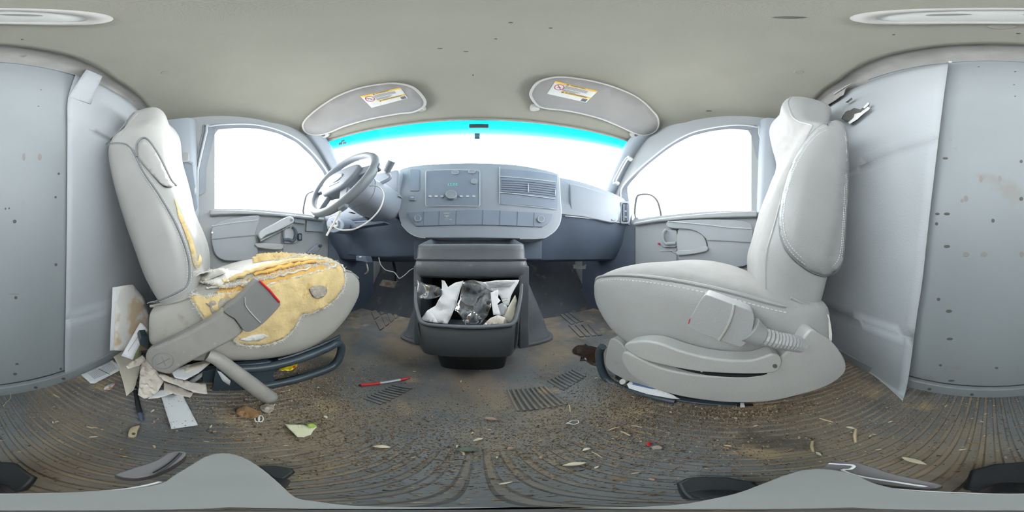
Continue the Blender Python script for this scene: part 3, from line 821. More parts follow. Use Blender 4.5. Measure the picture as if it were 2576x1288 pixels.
# column shroud, stalks
col = thing('steering_column', 'grey plastic steering column shroud behind the wheel', 'steering column', (-.46, .6, .5))
ca = Vector((.12, .96, -.20)).normalized(); cu = Vector((0, .2, .98)).normalized()
def cp(a, b, c): return wc+Vector((.01, 0, -.012))+ca*(-c)+wr*a+cu*b
secs = []
for k, (c, rx, ry) in enumerate(((-.042, .05, .05), (-.048, .07, .062), (-.09, .088, .075), (-.17, .10, .085), (-.26, .105, .09), (-.34, .105, .09))):
    secs.append([cp(a*rx, b*ry, c) for a, b in sring(28, .75)])
shr = obj('shroud', *loft(secs), m_dash, col, sharp=60)
tube('shroud_joint', [p+wn*.0 for p in [cp(a*.090, b*.077, -.095) for a, b in sring(28, .75)]], .0016, m_panel, shr, closed=True, n=5)
for q in ((880, 534), (916, 546), (921, 551)):
    slab('screw_hole', ell(q[0], q[1], 3.5, 1.6, 8), PY(.52), (0, .03, 0), m_black, shr, bevel=0)
tube('gear_selector', smooth([cp(.06, .04, -.13), cp(.11, .08, -.15), PY(.60)(972, 434)], 4, closed=False), .009, m_dash, col, n=10)
tube('selector_knob', [PY(.60)(972, 432), PY(.59)(979, 418), PY(.58)(986, 405)], [.016, .0175, .017], m_grip, col, n=10)
tube('turn_signal_stalk', [wp(-.08, .0, -.08), wp(-.20, .02, -.07)], [.009, .012], m_dash, col, n=8)
# white cord hooked over the column
q1, q2 = PY(.375), PY(.50)
cord = thing('charging_cord', 'white cord looped below the steering wheel', 'cord', (-.45, .4, .5))
tube('stiff_end', [q1(857, 531), q1(840, 561), q1(822, 592)], .0042, m_wire, cord)
lp = [q1(838, 569), PY(.39)(852, 577), PY(.41)(870, 579), PY(.43)(895, 575), PY(.45)(925, 558), PY(.47)(948, 536), PY(.48)(961, 513), PY(.49)(965, 490), PY(.49)(958, 474), PY(.49)(945, 467), PY(.49)(930, 468)]
tube('loop', smooth(lp, 4, closed=False), .0028, m_wire, cord)

# ------------------------------------------------------------------ door furniture
dl = DOORS[-1]
DL = plane((-.865, 0, .5), (1, 0, 0))
ins = slab('armrest_pad', smooth([(531, 590), (533, 572), (552, 556), (600, 546), (650, 541), (652, 556), (643, 592), (650, 632), (648, 655), (600, 657), (562, 655), (541, 640), (532, 610)], 3), DL, .03, m_door2, dl, bevel=.012, bseg=3, off=.035)
tube('pad_crease', [DL(533, 569, .037), DL(590, 560, .037), DL(649, 554, .037)], .003, m_seal, ins, n=6)
tube('pad_crease', [DL(533, 602, .037), DL(590, 596, .037), DL(650, 591, .037)], .003, m_seam, ins, n=6)
slab('pad_clip', ell(534, 585, 3, 3, 10), DL, .006, m_white, ins, bevel=.001, off=.044)
slab('sill_ledge', [(527, 527), (600, 528), (680, 534), (760, 542), (818, 549), (818, 556), (760, 549), (680, 541), (600, 538), (527, 541)], DL, .04, m_door, dl, bevel=.008, bseg=3, off=.03)
pull = slab('pull_handle', smooth([(652, 584), (690, 562), (718, 547), (732, 544), (740, 549), (740, 558), (732, 564), (700, 580), (670, 592), (657, 602)], 3), DL, .03, m_seal, dl, bevel=.008, bseg=3, off=.06)
slab('pull_bolt', ell(733, 553, 4, 4, 12), DL, .01, m_chrome, pull, bevel=.001, off=.065)
slab('pull_underside', [(652, 588), (656, 603), (700, 583), (738, 562), (736, 566), (690, 590), (656, 608)], DL, .03, m_door, dl, bevel=.004, off=.045)
slab('armrest_shelf', smooth([(643, 612), (680, 612), (712, 614), (712, 626), (690, 628), (648, 622)], 2), DL, .06, m_door, dl, bevel=.01, bseg=3, off=.055)
tube('panel_joint', [DL(711, 566, .004), DL(708, 600, .004), DL(712, 620, .004), DL(712, 655, .004)], .0025, m_seam, dl, n=5)
lb = slab('latch_bezel', rrect(713, 570, 748, 612, 7), DL, .02, m_door2, dl, bevel=.004, off=.016)
slab('latch_recess', rrect(717, 575, 738, 603, 5), DL, .004, m_seal, lb, bevel=.001, off=.018)
tube('latch_lever', smooth([DL(714, 603, .022), DL(728, 603, .026), DL(735, 607, .03), DL(742, 600, .034), DL(745, 588, .036), DL(741, 576, .032), DL(735, 572, .024)], 4, closed=False), .009, m_dashlo, lb, n=8)
lk = slab('lock_switch', rrect(750, 587, 760, 605, 2), DL, .008, m_black, dl, bevel=.001, off=.008)
slab('lock_rocker', rrect(752, 590, 758, 602, 1.5), DL, .006, m_panel, lk, bevel=.001, off=.012)
cr = slab('window_crank', smooth([(774, 636), (785, 626), (800, 614), (808, 612), (811, 618), (806, 627), (796, 637), (785, 640)], 3), DL, .02, m_dash, dl, bevel=.005, off=.05)
slab('crank_knob', ell(807, 618, 4, 4, 14), DL, .02, m_dashlo, cr, bevel=.003, off=.06)
slab('upper_pocket', [(740, 547), (768, 551), (768, 563), (741, 560)], DL, .01, m_door2, dl, bevel=.003, off=.012)
slab('front_pocket', [(772, 553), (816, 560), (814, 584), (770, 582)], DL, .01, m_door2, dl, bevel=.003, off=.006)
# passenger door
dr = DOORS[1]
DR = plane((.865, 0, .5), (-1, 0, 0))
slab('sill_ledge', [(1592, 560), (1650, 550), (1740, 540), (1820, 533), (1905, 530), (1905, 545), (1820, 547), (1740, 550), (1650, 558), (1592, 567)], DR, .04, m_door, dr, bevel=.008, bseg=3, off=.03)
ins = slab('armrest_pad', smooth([(1676, 560), (1690, 556), (1760, 552), (1840, 553), (1890, 562), (1893, 600), (1892, 640), (1885, 665), (1850, 672), (1800, 671), (1750, 670), (1712, 668), (1712, 630), (1772, 634), (1780, 610), (1765, 590), (1740, 578), (1708, 575), (1680, 572)], 2), DR, .03, m_door2, dr, bevel=.010, bseg=3, off=.035)
tube('pad_crease', [DR(1680, 557, .038), DR(1740, 562, .038), DR(1830, 572, .038), DR(1890, 576, .038)], .003, m_seal, ins, n=6)
tube('pad_crease', [DR(1778, 604, .038), DR(1830, 606, .038), DR(1890, 610, .038)], .003, m_seam, ins, n=6)
slab('pull_cup', smooth([(1706, 576), (1745, 579), (1768, 592), (1777, 612), (1775, 630), (1740, 634), (1706, 637)], 3), DR, .01, m_door, dr, bevel=.004, off=.02)
slab('pull_shelf', smooth([(1704, 630), (1740, 628), (1776, 618), (1779, 630), (1750, 638), (1705, 642)], 3), DR, .06, m_door, dr, bevel=.01, bseg=3, off=.06)
lb = slab('latch_bezel', rrect(1664, 578, 1703, 622, 7), DR, .02, m_door2, dr, bevel=.004, off=.016)
tube('latch_lever', smooth([DR(1700, 612, .022), DR(1685, 612, .026), DR(1674, 612, .03), DR(1668, 600, .034), DR(1670, 584, .036), DR(1676, 578, .03)], 4, closed=False), .009, m_door, lb, n=8)
slab('lock_mark', ell(1657, 613, 3, 2.5, 10), DR, .006, m_red, dr, bevel=.001, off=.006)
tube('panel_joint', [DR(1706, 575, .004), DR(1705, 610, .004), DR(1702, 640, .004), DR(1702, 660, .004)], .0025, m_seam, dr, n=5)
tube('panel_joint', [DR(1660, 630, .004), DR(1690, 630, .004), DR(1695, 636, .004), DR(1704, 636, .004)], .0025, m_seal, dr, n=5)

# ---- outside mirrors
m_rim = M('mirror rim', lin(40, 42, 46), .6, .3, 60)
def mirror(poly, s, label):
    f = PX(s*1.06)
    t = thing('side_mirror', label, 'mirror', tuple(f(sum(p[0] for p in poly)/len(poly), max(p[1] for p in poly))), group=None)
    sp = smooth(poly, 3)
    slab('mirror_case', sp, f, (s*.10, .03, 0), m_mirrorcase, t, bevel=.02, bseg=3)
    cx = sum(p[0] for p in poly)/len(poly); cy = sum(p[1] for p in poly)/len(poly)
    slab('mirror_glass', [(cx+(p[0]-cx)*.86, cy+(p[1]-cy)*.88) for p in sp], PX(s*1.056), (s*.004, 0, 0), m_mirror, t, bevel=.001)
    slab('spot_mirror', ell(cx+s*10, cy+20, 6, 9, 14), PX(s*1.052), (s*.006, 0, 0), m_mirrorcase, t, bevel=.001)
    tube('mirror_rim', [PX(s*1.055)(p[0], p[1]) for p in sp], .007, m_rim, t, closed=True, n=6)
    g = f(cx, max(p[1] for p in poly)); tube('mirror_arm', [g+Vector((s*.03, 0, .01)), Vector((s*.90, g.y-.0, g.z-.03))], .02, m_frame, t)
mirror([(1598, 552), (1600, 500), (1612, 489), (1636, 490), (1652, 503), (1660, 525), (1661, 550), (1630, 554)], 1, 'outside mirror beyond the passenger window')
mirror([(764, 542), (767, 505), (774, 488), (792, 481), (812, 484), (822, 500), (824, 544), (795, 546)], -1, 'outside mirror beyond the driver window')

# ------------------------------------------------------------------ sun visors
def VP(px, py, off=0.):
    d = ray(px, py); h = cbv.ray_cast(CAM, d)
    v = h[0] if h[0] is not None else plane((0, .655, 1.188), (0, -.60, -1))(px, py)
    n = (h[1] if h[1].z < 0 else -h[1]) if h[0] is not None else VP.n
    n = (n+VP.n).normalized()
    return v+n*(off+.008)
VP.n = Vector((0, -.5, -.86)).normalized()
def visor(poly, label, lab, sgn, pivot, clip, ring_c, bands, lines, code, wtxt, atxt, name='sun_visor'):
    sp = smooth(poly, 4)
    A = [VP(p[0], p[1], .006) for p in sp]
    c = sum(A, Vector())/len(A)
    t = thing(name, label, 'sun visor', tuple(c))
    vb_ = (lambda px, py: VP(px, py, .0135)); vb_.n = VP.n
    body = patch('visor_body', [tuple(p) for p in sp], vb_, m_visor, t, step=22, solid=.014, sharp=180)
    tube('visor_piping', [VP(p[0], p[1], .0135)+(c-VP(p[0], p[1], .016))*.0 for p in sp], .0078, m_pale, t, closed=True, n=8)
    pv = slab('pivot_mount', ell(pivot[0], pivot[1], 14, 8, 16), VP, .02, m_pale, t, bevel=.004, off=.012)
    slab('pivot_screw', ell(pivot[0], pivot[1], 4, 3.5, 10), VP, .004, m_hole, pv, bevel=0, off=.016)
    slab('clip_mount', smooth(clip, 3), VP, .012, m_pale, t, bevel=.003, off=.006)
    tube('clip_bar', [VP(sum(p[0] for p in clip)/len(clip)-6*1, sum(p[1] for p in clip)/len(clip), .012), VP(sum(p[0] for p in clip)/len(clip)+8, sum(p[1] for p in clip)/len(clip)+1, .012)], .003, m_label, t, n=6)
    vl_ = (lambda px, py: VP(px, py, .0218)); vl_.n = VP.n
    lb = patch('warning_label', lab, vl_, m_label, t, step=9, solid=.0006, sharp=180)
    a, b, cc, d = [Vector(p) for p in lab]           # tl, tr, br, bl
    def q(u, v): return a.lerp(b, u).lerp(d.lerp(cc, u), v)
    def quad(u0, v0, u1, v1): return [q(u0, v0), q(u1, v0), q(u1, v1), q(u0, v1)]
    vs_ = (lambda px, py: VP(px, py, .0226)); vs_.n = VP.n
    for (u0, v0, u1, v1) in bands: patch('label_stripe', quad(u0, v0, u1, v1), vs_, m_yellow, lb, step=8, solid=.0006, sharp=180)
    for (u0, u1, v) in lines: slab('label_text_line', quad(u0, v-.013, u1, v+.013), VP, .0006, m_print, lb, bevel=0, off=.0228)
    slab('label_barcode', quad(*code), VP, .0006, m_print, lb, bevel=0, off=.0228)
    rc = [q(ring_c[0]+.105*math.cos(2*math.pi*k/28), ring_c[1]+.20*math.sin(2*math.pi*k/28)) for k in range(28)]
    tube('sign_ring', [VP(p.x, p.y, .0225) for p in rc], .0016, m_sign, lb, closed=True, n=5)
    i0, i1 = (4, 18) if sgn > 0 else (17, 3)
    tube('sign_slash', [VP(rc[i0].x, rc[i0].y, .0225), VP(rc[i1].x, rc[i1].y, .0225)], .0013, m_sign, lb, n=5)
    ct = q(*ring_c)
    tube('sign_figure', [VP(ct.x-5, ct.y+1, .0222), VP(ct.x, ct.y-1, .0222), VP(ct.x+4, ct.y+2, .0222)], .0016, m_print, lb, n=5)
    P3 = lambda u, v: VP(q(u, v).x, q(u, v).y, .0240)
    for (s_, u, v, sz) in (wtxt, atxt):
        text('label_words', s_, m_print, lb, P3(u, v), P3(u+.1, v)-P3(u, v), P3(u, v-.1)-P3(u, v+.1), sz, .0002)
    return t
LN1 = [(.28, .82, .20+.055*k) for k in range(4)]+[(.28, .70, .45), (.28, .66, .50), (.28, .6, .55)]
LN2 = [(.12, .80, .69+.05*k) for k in range(5)]
visor([(766, 316), (772, 300), (800, 275), (850, 243), (905, 222), (960, 212), (1000, 210), (1040, 220), (1066, 246), (1069, 262), (1058, 272), (1038, 280), (1000, 284), (930, 297), (870, 314), (830, 330), (800, 336), (776, 331)],
      'grey sun visor with a warning label above the steering wheel', [(912, 240), (1012, 219), (1030, 246), (940, 269)], -1, (816, 337), [(1050, 268), (1066, 264), (1072, 276), (1054, 280)],
      (.15, .35), [(0, 0, 1, .13), (.28, .60, 1, .72)], LN1, (.84, .76, .97, .97), ('\u25B2 WARNING', .50, .065, .0105), ('\u25B2 AVERTISSEMENT', .60, .66, .0105))
visor([(1335, 240), (1340, 222), (1355, 206), (1380, 197), (1410, 194), (1450, 198), (1500, 207), (1550, 222), (1600, 245), (1640, 280), (1652, 300), (1650, 320), (1636, 332), (1614, 336), (1590, 330), (1550, 312), (1500, 293), (1430, 277), (1370, 270), (1350, 262)],
      'grey sun visor with a warning label above the glove box', [(1392, 203), (1498, 227), (1469, 256), (1372, 235)], 1, (1597, 337), [(1336, 262), (1352, 264), (1356, 276), (1334, 278)],
      (.17, .37), [(0, 0, 1, .13), (.28, .58, 1, .71)], LN1, (.84, .76, .97, .97), ('\u25B2 WARNING', .50, .065, .0115), ('\u25B2 AVERTISSEMENT', .60, .645, .0115))

# ------------------------------------------------------------------ dome lamp behind the camera's head
dm = thing('dome_lamp', 'oval dome lamp set in the headliner', 'dome lamp', (-.005, -.095, 1.375))
cx, cy, zl = -.004, -.096, 1.3845
def ering(rx, ry, z, n=48): return [Vector((cx+rx*math.cos(2*math.pi*k/n), cy+ry*math.sin(2*math.pi*k/n), z)) for k in range(n)]
obj('bezel', *loft([ering(.100, .050, zl+.004), ering(.099, .049, zl-.006), ering(.092, .043, zl-.010), ering(.082, .035, zl-.008), ering(.078, .032, zl-.002)], cap=False), m_pale, dm, sharp=60)
obj('lens', *loft([ering(.080, .033, zl-.003), ering(.06, .024, zl-.006), ering(.02, .008, zl-.007)]), m_lens, dm, sharp=60)
for sx in (-.026, .026):
    P = [Vector((cx+sx+.013*math.cos(2*math.pi*k/16), cy+.012+.006*math.sin(2*math.pi*k/16), zl-.0062)) for k in range(16)]
    obj('bulb_spot', [p for p in P]+[p+Vector((0, 0, -.0012)) for p in P], [tuple(range(16)), tuple(range(31, 15, -1))]+[(i, (i+1) % 16, 16+(i+1) % 16, 16+i) for i in range(16)], m_bulb, dm)

# ------------------------------------------------------------------ engine cover and console
ec = thing('engine_cover', 'scuffed dark engine cover flaring to the floor behind the console', 'engine cover', (0, .85, 0))
def csec(z, x0, x1, y0, y1, e=.35, n=40):
    cx, cy, hx, hy = (x0+x1)/2, (y0+y1)/2, (x1-x0)/2, (y1-y0)/2
    return [Vector((cx+hx*a, cy+hy*b, z)) for a, b in sring(n, e)]
obj('cover_body', *loft([csec(0, -.345, .335, .655, .935), csec(.02, -.35, .34, .655, .935), csec(.03, -.34, .33, .665, .935), csec(.10, -.325, .315, .68, .93), csec(.2, -.292, .280, .70, .92), csec(.31, -.25, .235, .71, .91), csec(.378, -.222, .205, .715, .90)]), m_cons, ec, sharp=50)
obj('cover_flange', *loft([csec(0.003, -.36, .35, .64, .94), csec(.012, -.36, .35, .64, .94), csec(.016, -.35, .34, .652, .935)]), m_cons, ec, sharp=50)
co = thing('console', 'dark plastic floor console with a top tray and a pull-out bin', 'console', (-.02, .6, 0))
x0, x1 = -.208, .160
def fr(z, y0, y1, g=0.): return csec(z, x0-g, x1+g, y0, y1, .22, 48)
obj('tray_rim', *loft([fr(.405, .500, .700, .002), fr(.410, .497, .700, .003), fr(.413, .499, .700, -.002), fr(.44, .502, .703, -.003)]+
    [[Vector((p.x, p.y, .451+(p.y-.5)*.23)) for p in fr(.44, .504, .705, -.005)], [Vector((p.x, p.y, .455+(p.y-.5)*.23)) for p in fr(.44, .512, .697, -.013)],
     [Vector((p.x, p.y, .449+(p.y-.5)*.23)) for p in fr(.44, .522, .688, -.022)], [Vector((p.x, p.y, .42+(p.y-.5)*.1)) for p in fr(.44, .535, .675, -.035)]]), m_cons, co, sharp=50)
# body: hood, side cheeks and back so that the bin mouth is a real hollow
obj('hood', *loft([fr(.348, .515, .700, -.004), fr(.352, .505, .700, 0), fr(.36, .498, .700, .003), fr(.385, .494, .700, .005), fr(.400, .499, .700, .003), fr(.406, .503, .700, 0)]), m_cons, co, sharp=60)
CB = lambda n, px0, px1: None
box('side_cheek', (x0-.004, .505, .09), (x0+.022, .695, .388), m_cons, co, bevel=.006)
box('side_cheek', (x1-.030, .503, .085), (x1+.005, .695, .388), m_cons, co, bevel=.006)
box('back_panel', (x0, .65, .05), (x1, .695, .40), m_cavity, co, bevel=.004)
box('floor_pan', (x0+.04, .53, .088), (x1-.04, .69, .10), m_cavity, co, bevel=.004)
obj('foot', *loft([csec(.0, -.125, .09, .50, .69, .3), csec(.05, -.135, .10, .495, .69, .3), csec(.10, -.16, .12, .49, .69, .3)]), m_black, co, sharp=50)
# the bin: tilted-out tub
rimf = smooth([(1047, 722), (1046, 760), (1055, 800), (1064, 812), (1090, 818), (1185, 823), (1270, 819), (1292, 812), (1301, 790), (1310, 745), (1312, 715)], 3, closed=False)
def rim_y(py): return .50-.085*max(0, min(1, (py-705)/112))
rim = [PY(rim_y(p[1]))(p[0], p[1]) for p in rimf]
bn = thing('console_bin', 'dark pull-out bin full of waste paper in the console', 'bin', (-.02, .5, .1))
tube('bin_rim', rim, .0058, m_cons, bn, n=8)
V = []; Fc = []
for p in rim:
    t = (p.z-.2)/.16; t = max(0, min(1, t))
    xx = p.x*(.93)-.002
    V += [p, Vector((xx, min(p.y+.012+.0*t, .5), max(.108, .118-.006*abs(p.x/.15))+t*.0)), Vector((xx*.9, .52, .11))]
m = len(rim)
for i in range(m-1):
    for k in range(2): Fc.append((i*3+k, i*3+k+1, (i+1)*3+k+1, (i+1)*3+k))
obj('bin_tub', V, Fc, m_consdk, bn, sharp=45, solid=.004)
BF = plane((0, .428, .21), (0, -1, -.20))
slab('bin_front', smooth([(1050, 815), (1062, 824), (1110, 830), (1185, 834), (1265, 831), (1296, 822), (1304, 812), (1299, 868), (1288, 879), (1240, 882), (1160, 882), (1090, 874), (1066, 862), (1058, 848)], 2), BF, (0, .06, .012), m_consdk, bn, bevel=.010, bseg=3)
# contents
PI_ = plane((0, .475, .27), (0, -1, .35))
def item(name, poly, mat, label, cat, amp=.006, ns=38., step=7, lift=0., surf=None, seed=1., **k):
    o = patch(name, poly, surf or PI_, mat, None, step=step, amp=amp, ns=ns, lift=lift, seed=seed, **k)
    return tag(o, label, cat)
item('crumpled_paper', [(1110, 704), (1118, 706), (1127, 722), (1145, 711), (1166, 706), (1158, 728), (1148, 765), (1138, 790), (1126, 815), (1090, 812), (1058, 806), (1077, 781), (1096, 768), (1112, 742)], m_paper, 'creased white sheet of paper in the console bin', 'paper', amp=.010, ns=26)
item('folded_paper_corner', [(1058, 806), (1077, 781), (1090, 790), (1104, 812)], m_paper, 'folded white paper corner at the bin front edge', 'paper', lift=.006)
item('plastic_film', [(1052, 706), (1075, 716), (1100, 720), (1114, 728), (1116, 742), (1100, 750), (1080, 754), (1056, 752), (1053, 730)], m_film, 'dark glossy plastic film at the wheel side of the bin', 'plastic film', amp=.010, ns=20, lift=.008, sharp=70, step=5)
item('clear_wrapper', [(1166, 710), (1190, 706), (1215, 712), (1238, 730), (1236, 765), (1226, 795), (1205, 816), (1172, 815), (1160, 790), (1144, 778), (1156, 755)], m_film, 'crumpled clear plastic wrapper in the middle of the bin', 'plastic wrapper', amp=.014, ns=18, lift=.010, step=6, sharp=70)
item('wrapper_corner', [(1146, 780), (1172, 768), (1190, 780), (1212, 800), (1196, 816), (1168, 810), (1160, 792)], m_film, 'shiny torn wrapper corner at the front of the bin', 'plastic wrapper', amp=.012, ns=26, lift=.022, step=5, sharp=50)
pr = item('printed_leaflet', [(1194, 706), (1216, 710), (1245, 706), (1306, 705), (1302, 714), (1294, 728), (1285, 745), (1280, 768), (1268, 771), (1258, 745), (1246, 735), (1220, 724)], m_paper, 'printed leaflet folded into the passenger side of the bin', 'leaflet', amp=.006, ns=30)
for k in range(9):
    a = Vector((1222+k*1.6, 711+k*2.1)); b = Vector((1296-k*2.2, 709+k*2.2))
    if k > 6: a = Vector((1262, 745+(k-6)*7)); b = Vector((1277, 742+(k-6)*7))
    P3 = [PI_(a.lerp(b, t/8).x, a.lerp(b, t/8).y+math.sin(t)*.6, .0095) for t in range(9)]
    tube('text_line', P3, .0006, m_print, pr, n=4)
item('paper_scrap', [(1233, 737), (1252, 730), (1252, 750), (1258, 757), (1250, 765), (1258, 792), (1240, 792), (1236, 765)], m_paper, 'narrow white scrap standing beside the printed leaflet', 'paper', amp=.005, lift=.012)
item('cream_envelope', [(1262, 792), (1280, 768), (1295, 742), (1300, 755), (1296, 790), (1288, 814), (1270, 814)], m_cream, 'cream envelope against the passenger side of the bin', 'envelope', amp=.003, lift=.004)
item('crumpled_receipt', [(1215, 816), (1232, 800), (1252, 792), (1268, 798), (1280, 816)], m_paperd, 'crumpled cream receipt at the bin front corner', 'receipt', amp=.010, ns=50, lift=.010)
item('grey_card', [(1246, 770), (1262, 762), (1276, 772), (1268, 792), (1250, 796)], m_vsheet, 'small grey card between the envelope and the scrap', 'card', amp=.003, lift=.006)

# ------------------------------------------------------------------ seats
def interp(rows, n):
    P = smooth([Vector(r) for r in rows], n, closed=False) if len(rows[0]) <= 4 else None
    return P
def spline_rows(rows, n):
    m = len(rows); out = []
    for i in range(m-1):
        a, b, c, d = rows[max(i-1, 0)], rows[i], rows[i+1], rows[min(i+2, m-1)]
        for k in range(n):
            t = k/n
            out.append([.5*((2*q)+(r-p)*t+(2*p-5*q+4*r-s)*t*t+(3*q-p-3*r+s)*t**3) for p, q, r, s in zip(a, b, c, d)])
    out.append(list(rows[-1])); return out
def split(name_a, name_b, V, Fc, test, ma, mb, parent):
    A = [f for f in Fc if test(f)]; B = [f for f in Fc if not test(f)]
    res = []
    for nm, FF, mm in ((name_a, A, ma), (name_b, B, mb)):
        idx = {}; VV = []; F2 = []
        for f in FF:
            g = []
            for i in f:
                if i not in idx: idx[i] = len(VV); VV.append(V[i])
                g.append(idx[i])
            F2.append(tuple(g))
        res.append(obj(nm, VV, F2, mm, parent, sharp=180))
    # shared boundary edges
    def edges(FF):
        s = set()
        for f in FF:
            for i in range(len(f)): s.add(frozenset((f[i], f[(i+1) % len(f)])))
        return s
    common = edges(A) & edges(B)
    return res, [tuple(e) for e in common]
def chains(edges):
    adj = {}
    for a, b in edges: adj.setdefault(a, []).append(b); adj.setdefault(b, []).append(a)
    seen = set(); out = []
    for s in sorted(adj, key=lambda k: len(adj[k])):
        if s in seen: continue
        ch = [s]; seen.add(s)
        while True:
            nx = [q for q in adj[ch[-1]] if q not in seen]
            if not nx: break
            ch.append(nx[0]); seen.add(nx[0])
        out.append(ch)
    return out
def stitches(name, path, mat, parent, seg=.007, r=.0011, lift=(0, 0, 0)):
    """a row of short thread stitches joined as one strip"""
    V = []; Fc = []; lift = Vector(lift)
    acc = 0; cur = path[0]; last = path[0]; on = True
    pts = [path[0]]
    for p in path[1:]:
        d = (p-last).length
        while acc+d >= seg:
            t = (seg-acc)/d; last = last.lerp(p, t); pts.append(last.copy()); d = (p-last).length; acc = 0
        acc += d; last = p
    for a, b in zip(pts[::1], pts[1::1]):
        e = (b-a)*.28
        v, f = tube_geo([a+e*.3+lift, b-e+lift], r, 5)
        k = len(V); V += v; Fc += [tuple(i+k for i in q) for q in f]
    if V:
        o = obj(name, V, Fc, mat, parent, sharp=0); o['kind'] = 'stuff'; return o

def cushion(cx, hx, rows, n=56, e=.36, dish=.012):
    """rows: y, zbottom, ztop, width factor"""
    secs = []
    for (y, zb, zt, w) in spline_rows(rows, 5):
        s = []
        for a, b in sring(n, e):
            x = cx+hx*w*a; zc = (zb+zt)/2; hz = (zt-zb)/2
            z = zc+hz*b
            if b > .3: z -= dish*math.cos(a*math.pi/2)*(b-.3)/.7*.6
            s.append(Vector((x, y, z)))
        secs.append(s)
    return loft(secs)
def backrest(cx, rows, n=56, e=.50, hollow=.022):
    """rows: z, yrear, yfront, halfwidth"""
    secs = []
    for (z, yr, yf, hx) in spline_rows(rows, 5):
        s = []
        for a, b in sring(n, e):
            y = (yr+yf)/2+(yf-yr)/2*b
            if b > 0: y -= hollow*math.cos(a*math.pi/2)**2*b
            s.append(Vector((cx+hx*a, y, z)))
        secs.append(s)
    return loft(secs)
def fnorm(V, f):
    n = Vector()
    for i in range(len(f)):
        a, b = V[f[i]], V[f[(i+1) % len(f)]]
        n += a.cross(b)
    return n.normalized() if n.length else n
def fmid(V, f): return sum((V[i] for i in f), Vector())/len(f)

# ---- passenger seat (cloth)
CXR = .545
seatR = thing('passenger_seat', 'grey cloth and vinyl bucket seat with a clean cushion and side shield', 'car seat', (CXR, .05, 0))
V, Fc = cushion(CXR, .250, [(-.215, .19, .30, .85), (-.205, .15, .318, .95), (-.17, .14, .328, .99), (-.10, .135, .345, 1), (0, .13, .383, 1), (.1, .13, .405, 1), (.2, .15, .409, 1), (.28, .19, .398, 1), (.335, .25, .376, .98), (.358, .295, .35, .94), (.368, .315, .335, .88)])
(sides, topc), com = split('cushion_side', 'cushion_top', V, Fc, lambda f: not (len(f) == 4 and 4 <= min(i % 56 for i in f) and max(i % 56 for i in f) <= 24 and min(f) > 56*9), m_vinyl, m_fabric, seatR)
for ch in chains(com):
    P = [V[i] for i in ch]
    P = [p for p in P if p.y > -.11]
    if len(P) > 12:
        j = max(range(len(P)), key=lambda i: (P[i]-P[i-1]).length)
        P = P[j:]+P[:j]
        P = [p+Vector((-.0025 if p.x < CXR else .0025, 0, .001)) for p in P]; tube('seam_piping', P, .0038, m_vinyl, sides, n=6)
        stitches('stitching', [p+Vector((-.003 if p.x < CXR else .003, 0, -.012)) for p in P], m_stitch, sides, .009)
VB, FB = backrest(CXR, [(.28, -.20, -.09, .205), (.292, -.215, -.065, .222), (.34, -.235, -.05, .226), (.42, -.258, -.047, .228), (.49, -.272, -.066, .228), (.62, -.29, -.102, .228), (.72, -.296, -.138, .226), (.79, -.296, -.160, .22), (.84, -.29, -.178, .205), (.875, -.286, -.178, .178), (.905, -.288, -.164, .15), (.95, -.298, -.145, .132), (1.04, -.314, -.13, .125), (1.11, -.316, -.142, .116), (1.155, -.302, -.172, .09), (1.172, -.275, -.20, .05)])
(bs, bf), com = split('backrest_side', 'backrest_front', VB, FB, lambda f: not (len(f) == 4 and 6 <= min(i % 56 for i in f) and max(i % 56 for i in f) <= 22 and min(f) > 56*5), m_vinyl, m_fabric, seatR)
for ch in chains(com):
    P = [VB[i] for i in ch]
    if len(P) > 12: tube('seam_piping', P, .003, m_vinyl, bs, n=6)
bvR = BVHTree.FromPolygons(VB, FB)
onR = on_bvh(bvR, PX(.33), .004)
bol = [(1962, 560), (1970, 500), (1990, 430), (2020, 370), (2055, 325), (2090, 306), (2112, 305), (2128, 322), (2133, 360), (2134, 430), (2130, 520), (2125, 600), (2118, 660), (2095, 690), (2060, 692), (2020, 672), (1985, 640), (1967, 605)]
PRB = plane((.316, 0, 0), (-1, 0, 0))
def clampx(px, py):
    v = onR(px, py); w = PRB(px, py)
    return w if v.x > .365 else v
# stitched side bolster pad
sb_ = smooth(bol, 4)
pad = patch('bolster_pad', [tuple(p) for p in sb_], (lambda f: (setattr(f, 'n', None), f)[1])(lambda px, py: clampx(px, py)), m_vinyl, seatR, step=14, solid=.004, sharp=180,
            bumpy=lambda px, py: .012*min(1, min(math.hypot(px-q[0], py-q[1]) for q in sb_)/26)**.6)
def inset(poly, k):
    cx = sum(p[0] for p in poly)/len(poly); cy = sum(p[1] for p in poly)/len(poly)
    return [Vector((cx+(p[0]-cx)*k, cy+(p[1]-cy)*k)) for p in poly]
def lift3(px, py, d):
    v = clampx(px, py); return v+(CAM-v).normalized()*d
for k, d in ((.955, .0065), (.90, .0105)):
    ip = inset(sb_, k)
    stitches('stitching', [lift3(p.x, p.y, d) for p in ip+[ip[0]]], m_stitch, pad, .0062, .0009)
tube('pad_seam', [lift3(p[0], p[1], .001) for p in inset(sb_, .995)], .0022, m_seam, pad, closed=True, n=5)
